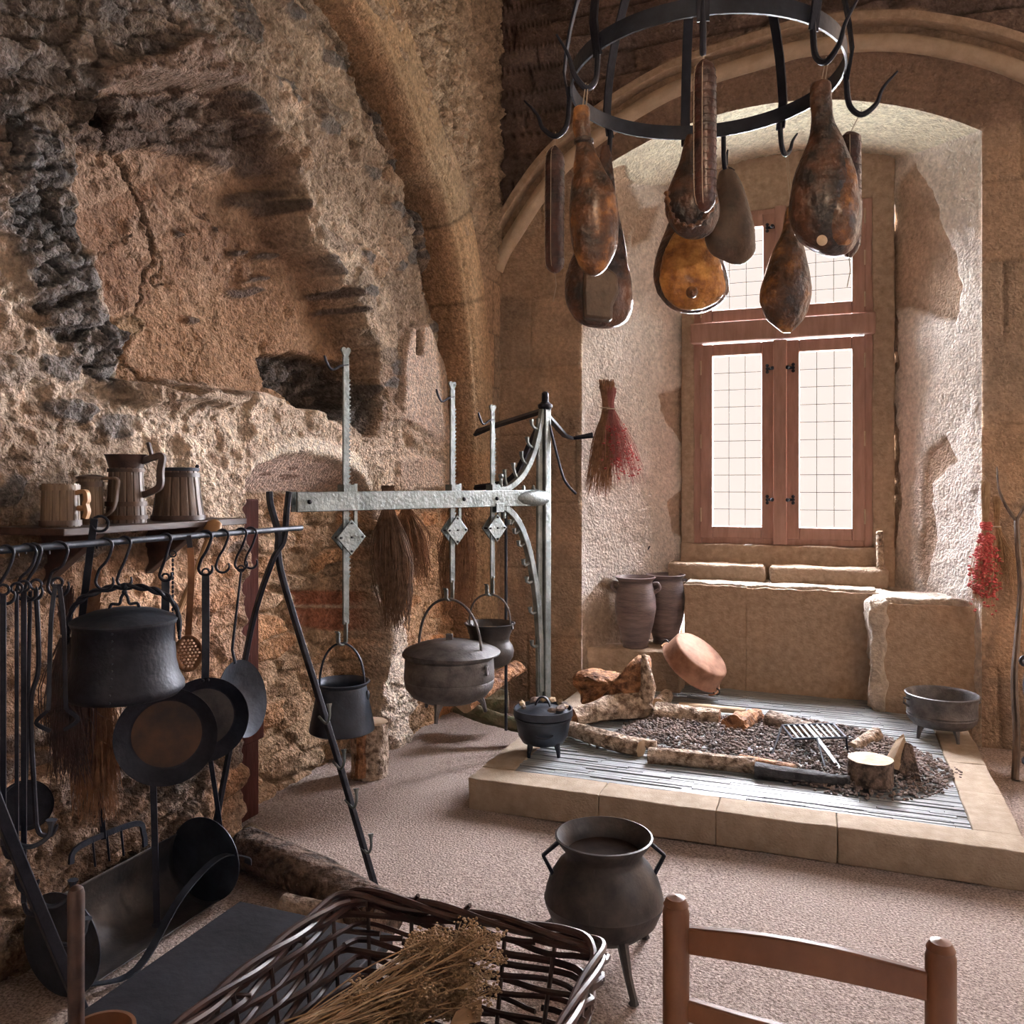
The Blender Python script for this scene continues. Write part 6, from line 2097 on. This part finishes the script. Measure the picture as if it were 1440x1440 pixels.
for k in range(NS):
    s = (k + .5) / NS
    q = [bloop(s, BZ0 + (BZ1 - BZ0) * j / 6 - .004 * (j == 0)) for j in range(7)]
    mb.tube(q, .0042, 6)
mb.build('stakes', M_WILLD, bk)
for row in range(16):
    mb = MB()
    z = BZ0 + .008 + row * .0157
    s = rg.random()
    left = 1.0
    while left > 0.02:
        ln = min(left, rg.uniform(.25, .5))
        r = rg.uniform(.0054, .0072)
        q, rr = [], []
        m_ = int(ln * NS * 4)
        zz = z + rg.uniform(-.002, .002)
        dz = rg.uniform(-.006, .006)
        for i in range(m_ + 1):
            ss = s + ln * i / m_
            ph = ss * NS * PI + (row % 2) * PI
            q.append(bloop(ss, zz + dz * i / m_ + .002 * math.sin(ss * 61 + row), .0075 * math.sin(ph)))
            rr.append(r * (1 - .2 * i / m_))
        mb.tube(q, rr, 6)
        s += ln
        left -= ln
    mb.build('weaver_row', M_WILL if row % 2 else M_WILLD, bk)
mb = MB()
for ph, r in ((0, .0068), (2.1, .0060), (4.2, .0064)):
    q = []
    for i in range(161):
        s = i / 160
        a = ph + s * 2 * PI * 6
        p = bloop(s, BZ1 + .003 + .008 * math.sin(a), .008 * math.cos(a))
        q.append(p)
    mb.tube(q, r, 7)
mb.build('rim', M_WILL, bk)
# loose rods along the rim
mb = MB()
for i in range(34):
    s = rg.random()
    ln = rg.uniform(.05, .12)
    q = [bloop(s + ln * j / 8, BZ1 - .01 - .02 * (j / 8) * rg.random() + .006 * math.sin(j), .012 + .006 * math.sin(j * 2.0)) for j in range(9)]
    e = q[-1] - q[-2]
    q.append(q[-1] + e.normalized() * .03 + V((rg.uniform(-.01, .01), rg.uniform(-.01, .01), rg.uniform(-.005, .02))))
    mb.tube(q, [.006] * 8 + [.005, .004], 6)
mb.build('loose_rods', M_WILL, bk)
mb = MB()
for i in range(24):
    x = BX0 + .055 + (BX1 - BX0 - .11) * i / 23
    mb.tube([(x, BY0 + .05, BZ0 + .004 + (i % 2) * .004), (x, BY1 - .05, BZ0 + .004 + (i % 2) * .004)], .006, 6)
for i in range(9):
    y = BY0 + .055 + (BY1 - BY0 - .11) * i / 8
    mb.tube([(BX0 + .05, y, BZ0 + .010), (BX1 - .05, y, BZ0 + .010)], .005, 6)
mb.build('base', M_WILLD, bk)

# dried flowers lying in the basket
rg = random.Random(91)
mb = MB()
for i in range(150):
    a = V((rg.uniform(BX0 + .08, BX1 - .10), rg.uniform(BY0 + .08, BY1 - .12), BZ0 + rg.uniform(.03, .12)))
    u = V((rg.uniform(-1, 1), rg.uniform(-1, 1), rg.uniform(-.15, .15))).normalized()
    L = rg.uniform(.10, .20)
    c1, c2 = a - u * L / 2, a + u * L / 2
    for q in (c1, c2):
        q.x = min(max(q.x, BX0 + .07), BX1 - .07)
        q.y = min(max(q.y, BY0 + .07), BY1 - .07)
    mb.tube(smoothpts([c1, a + V((rg.uniform(-.01, .01), rg.uniform(-.01, .01), .01)), c2], 3), rg.uniform(.0015, .0035), 5)
tag(mb.build('kindling_twigs', M_WILLD, None), 'loose dark kindling twigs filling the bottom of the wicker basket', 'twigs', kind='stuff')
t = thing('dried_flower_sheaf', 'sheaf of dried tan yarrow flowers lying across the wicker basket', 'dried flowers', (-.62, 1.25, .62))
rg = random.Random(88)
mb = MB()
heads = []
for i in range(150):
    a = P(rg.uniform(395, 470), rg.uniform(1435, 1475), d=rg.uniform(1.16, 1.24))
    if i % 2:
        b = P(rg.gauss(630, 28), rg.gauss(1352, 22), d=rg.uniform(1.36, 1.46))
    else:
        k = rg.random()
        b = P(500 + 150 * k + rg.uniform(-30, 40), 1425 - 30 * k + rg.uniform(-25, 30), d=1.26 + .10 * k + rg.uniform(-.03, .05))
    q = smoothpts([a, a.lerp(b, .5) + V((rg.uniform(-.015, .015), rg.uniform(-.015, .015), rg.uniform(-.01, .015))), b], 4)
    mb.tube(q, .0013, 4, cap=False)
    for k in range(6):
        e = b + V((rg.uniform(-.018, .018), rg.uniform(-.018, .018), rg.uniform(-.006, .012)))
        mb.tube([q[-2], e], .0008, 3, cap=False)
        for _ in range(8):
            heads.append((e + V((rg.uniform(-.009, .009), rg.uniform(-.009, .009), rg.uniform(-.006, .006))), rg.uniform(.0018, .0036)))
mb.build('stems', M_FLOW, t)['kind'] = 'stuff'
rocks('flower_heads', heads, M_FLOW, 8, t)['kind'] = 'stuff'
a, b, c_, d_ = P(632, 1442, d=1.28), P(641, 1422, d=1.30), P(678, 1403, d=1.33), P(676, 1436, d=1.31)
o = MB().add([a, b, c_, d_, a - FV * .0015, b - FV * .0015, c_ - FV * .0015, d_ - FV * .0015], [(0, 1, 2, 3), (7, 6, 5, 4), (0, 4, 5, 1), (1, 5, 6, 2), (2, 6, 7, 3), (3, 7, 4, 0)]).build('card_tag', M_PAPER, None, smooth=False)
tag(o, 'plain brown card standing among the dried flowers in the basket', 'card')

# ------------------------------------------------------------------ rush chair back in the foreground
cl, cr = V((-.236, 1.322, 0)), V((.132, 1.328, 0))
t = thing('wooden_chair', 'orange-brown wooden ladder-back chair seen from behind at the lower picture edge', 'chair', ((cl.x + cr.x) / 2, 1.15, 0))
for q in (cl, cr):
    MB().lathe([(0, .0), (.017, .0), (.020, .3), (.0205, .80), (.0205, .838), (.018, .846), (.0195, .850), (.014, .860), (0, .864)], 24, q, cap0=False, cap1=False).build('back_post', M_CHAIR, t, sharp=40)


def slat(zc, h, arch, nm='back_slat'):
    vs, fs = [], []
    N = 24
    for i in range(N + 1):
        k = i / N
        x = cl.x + .016 + (cr.x - cl.x - .032) * k
        bow = math.sin(PI * k)
        y = 1.325 - .026 * bow
        top = zc + h / 2 + arch * bow
        bot = zc - h / 2 + arch * .75 * bow
        for yy_, zz in ((y - .007, bot), (y + .007, bot), (y + .007, top), (y - .007, top)):
            vs.append((x, yy_, zz))
    for i in range(N):
        for j in range(4):
            j2 = (j + 1) % 4
            fs.append((i * 4 + j, i * 4 + j2, (i + 1) * 4 + j2, (i + 1) * 4 + j))
    fs += [(0, 1, 2, 3), (4 * N + 3, 4 * N + 2, 4 * N + 1, 4 * N)]
    MB().add(vs, [f[::-1] for f in fs]).build(nm, M_CHAIR, t, bevel=.003)
slat(.797, .040, .024)
slat(.690, .034, .006)
slat(.575, .034, .006)
for x in (cl.x, cr.x):
    MB().lathe([(0, 0), (.018, 0), (.019, .2), (.019, .43), (0, .435)], 20, (x, .96, 0), cap0=False, cap1=False).build('front_leg', M_CHAIR, t, sharp=40)
    for z in (.15, .28):
        MB().tube([(x, .96, z), (x, 1.32, z)], .010, 10).build('stretcher', M_CHAIR, t)
    MB().tube([(x, .96, .415), (x, 1.32, .415)], .013, 10).build('seat_rail', M_CHAIR, t)
for y in (.96, 1.325):
    MB().tube([(cl.x, y, .42), (cr.x, y, .42)], .013, 10).build('seat_rail', M_CHAIR, t)
    MB().tube([(cl.x, y, .22), (cr.x, y, .22)], .010, 10).build('stretcher', M_CHAIR, t)
MB().box(((cl.x + cr.x) / 2, 1.142, .435), (.37, .36, .026)).build('rush_seat', M_STRAW, t, smooth=False, bevel=.012)
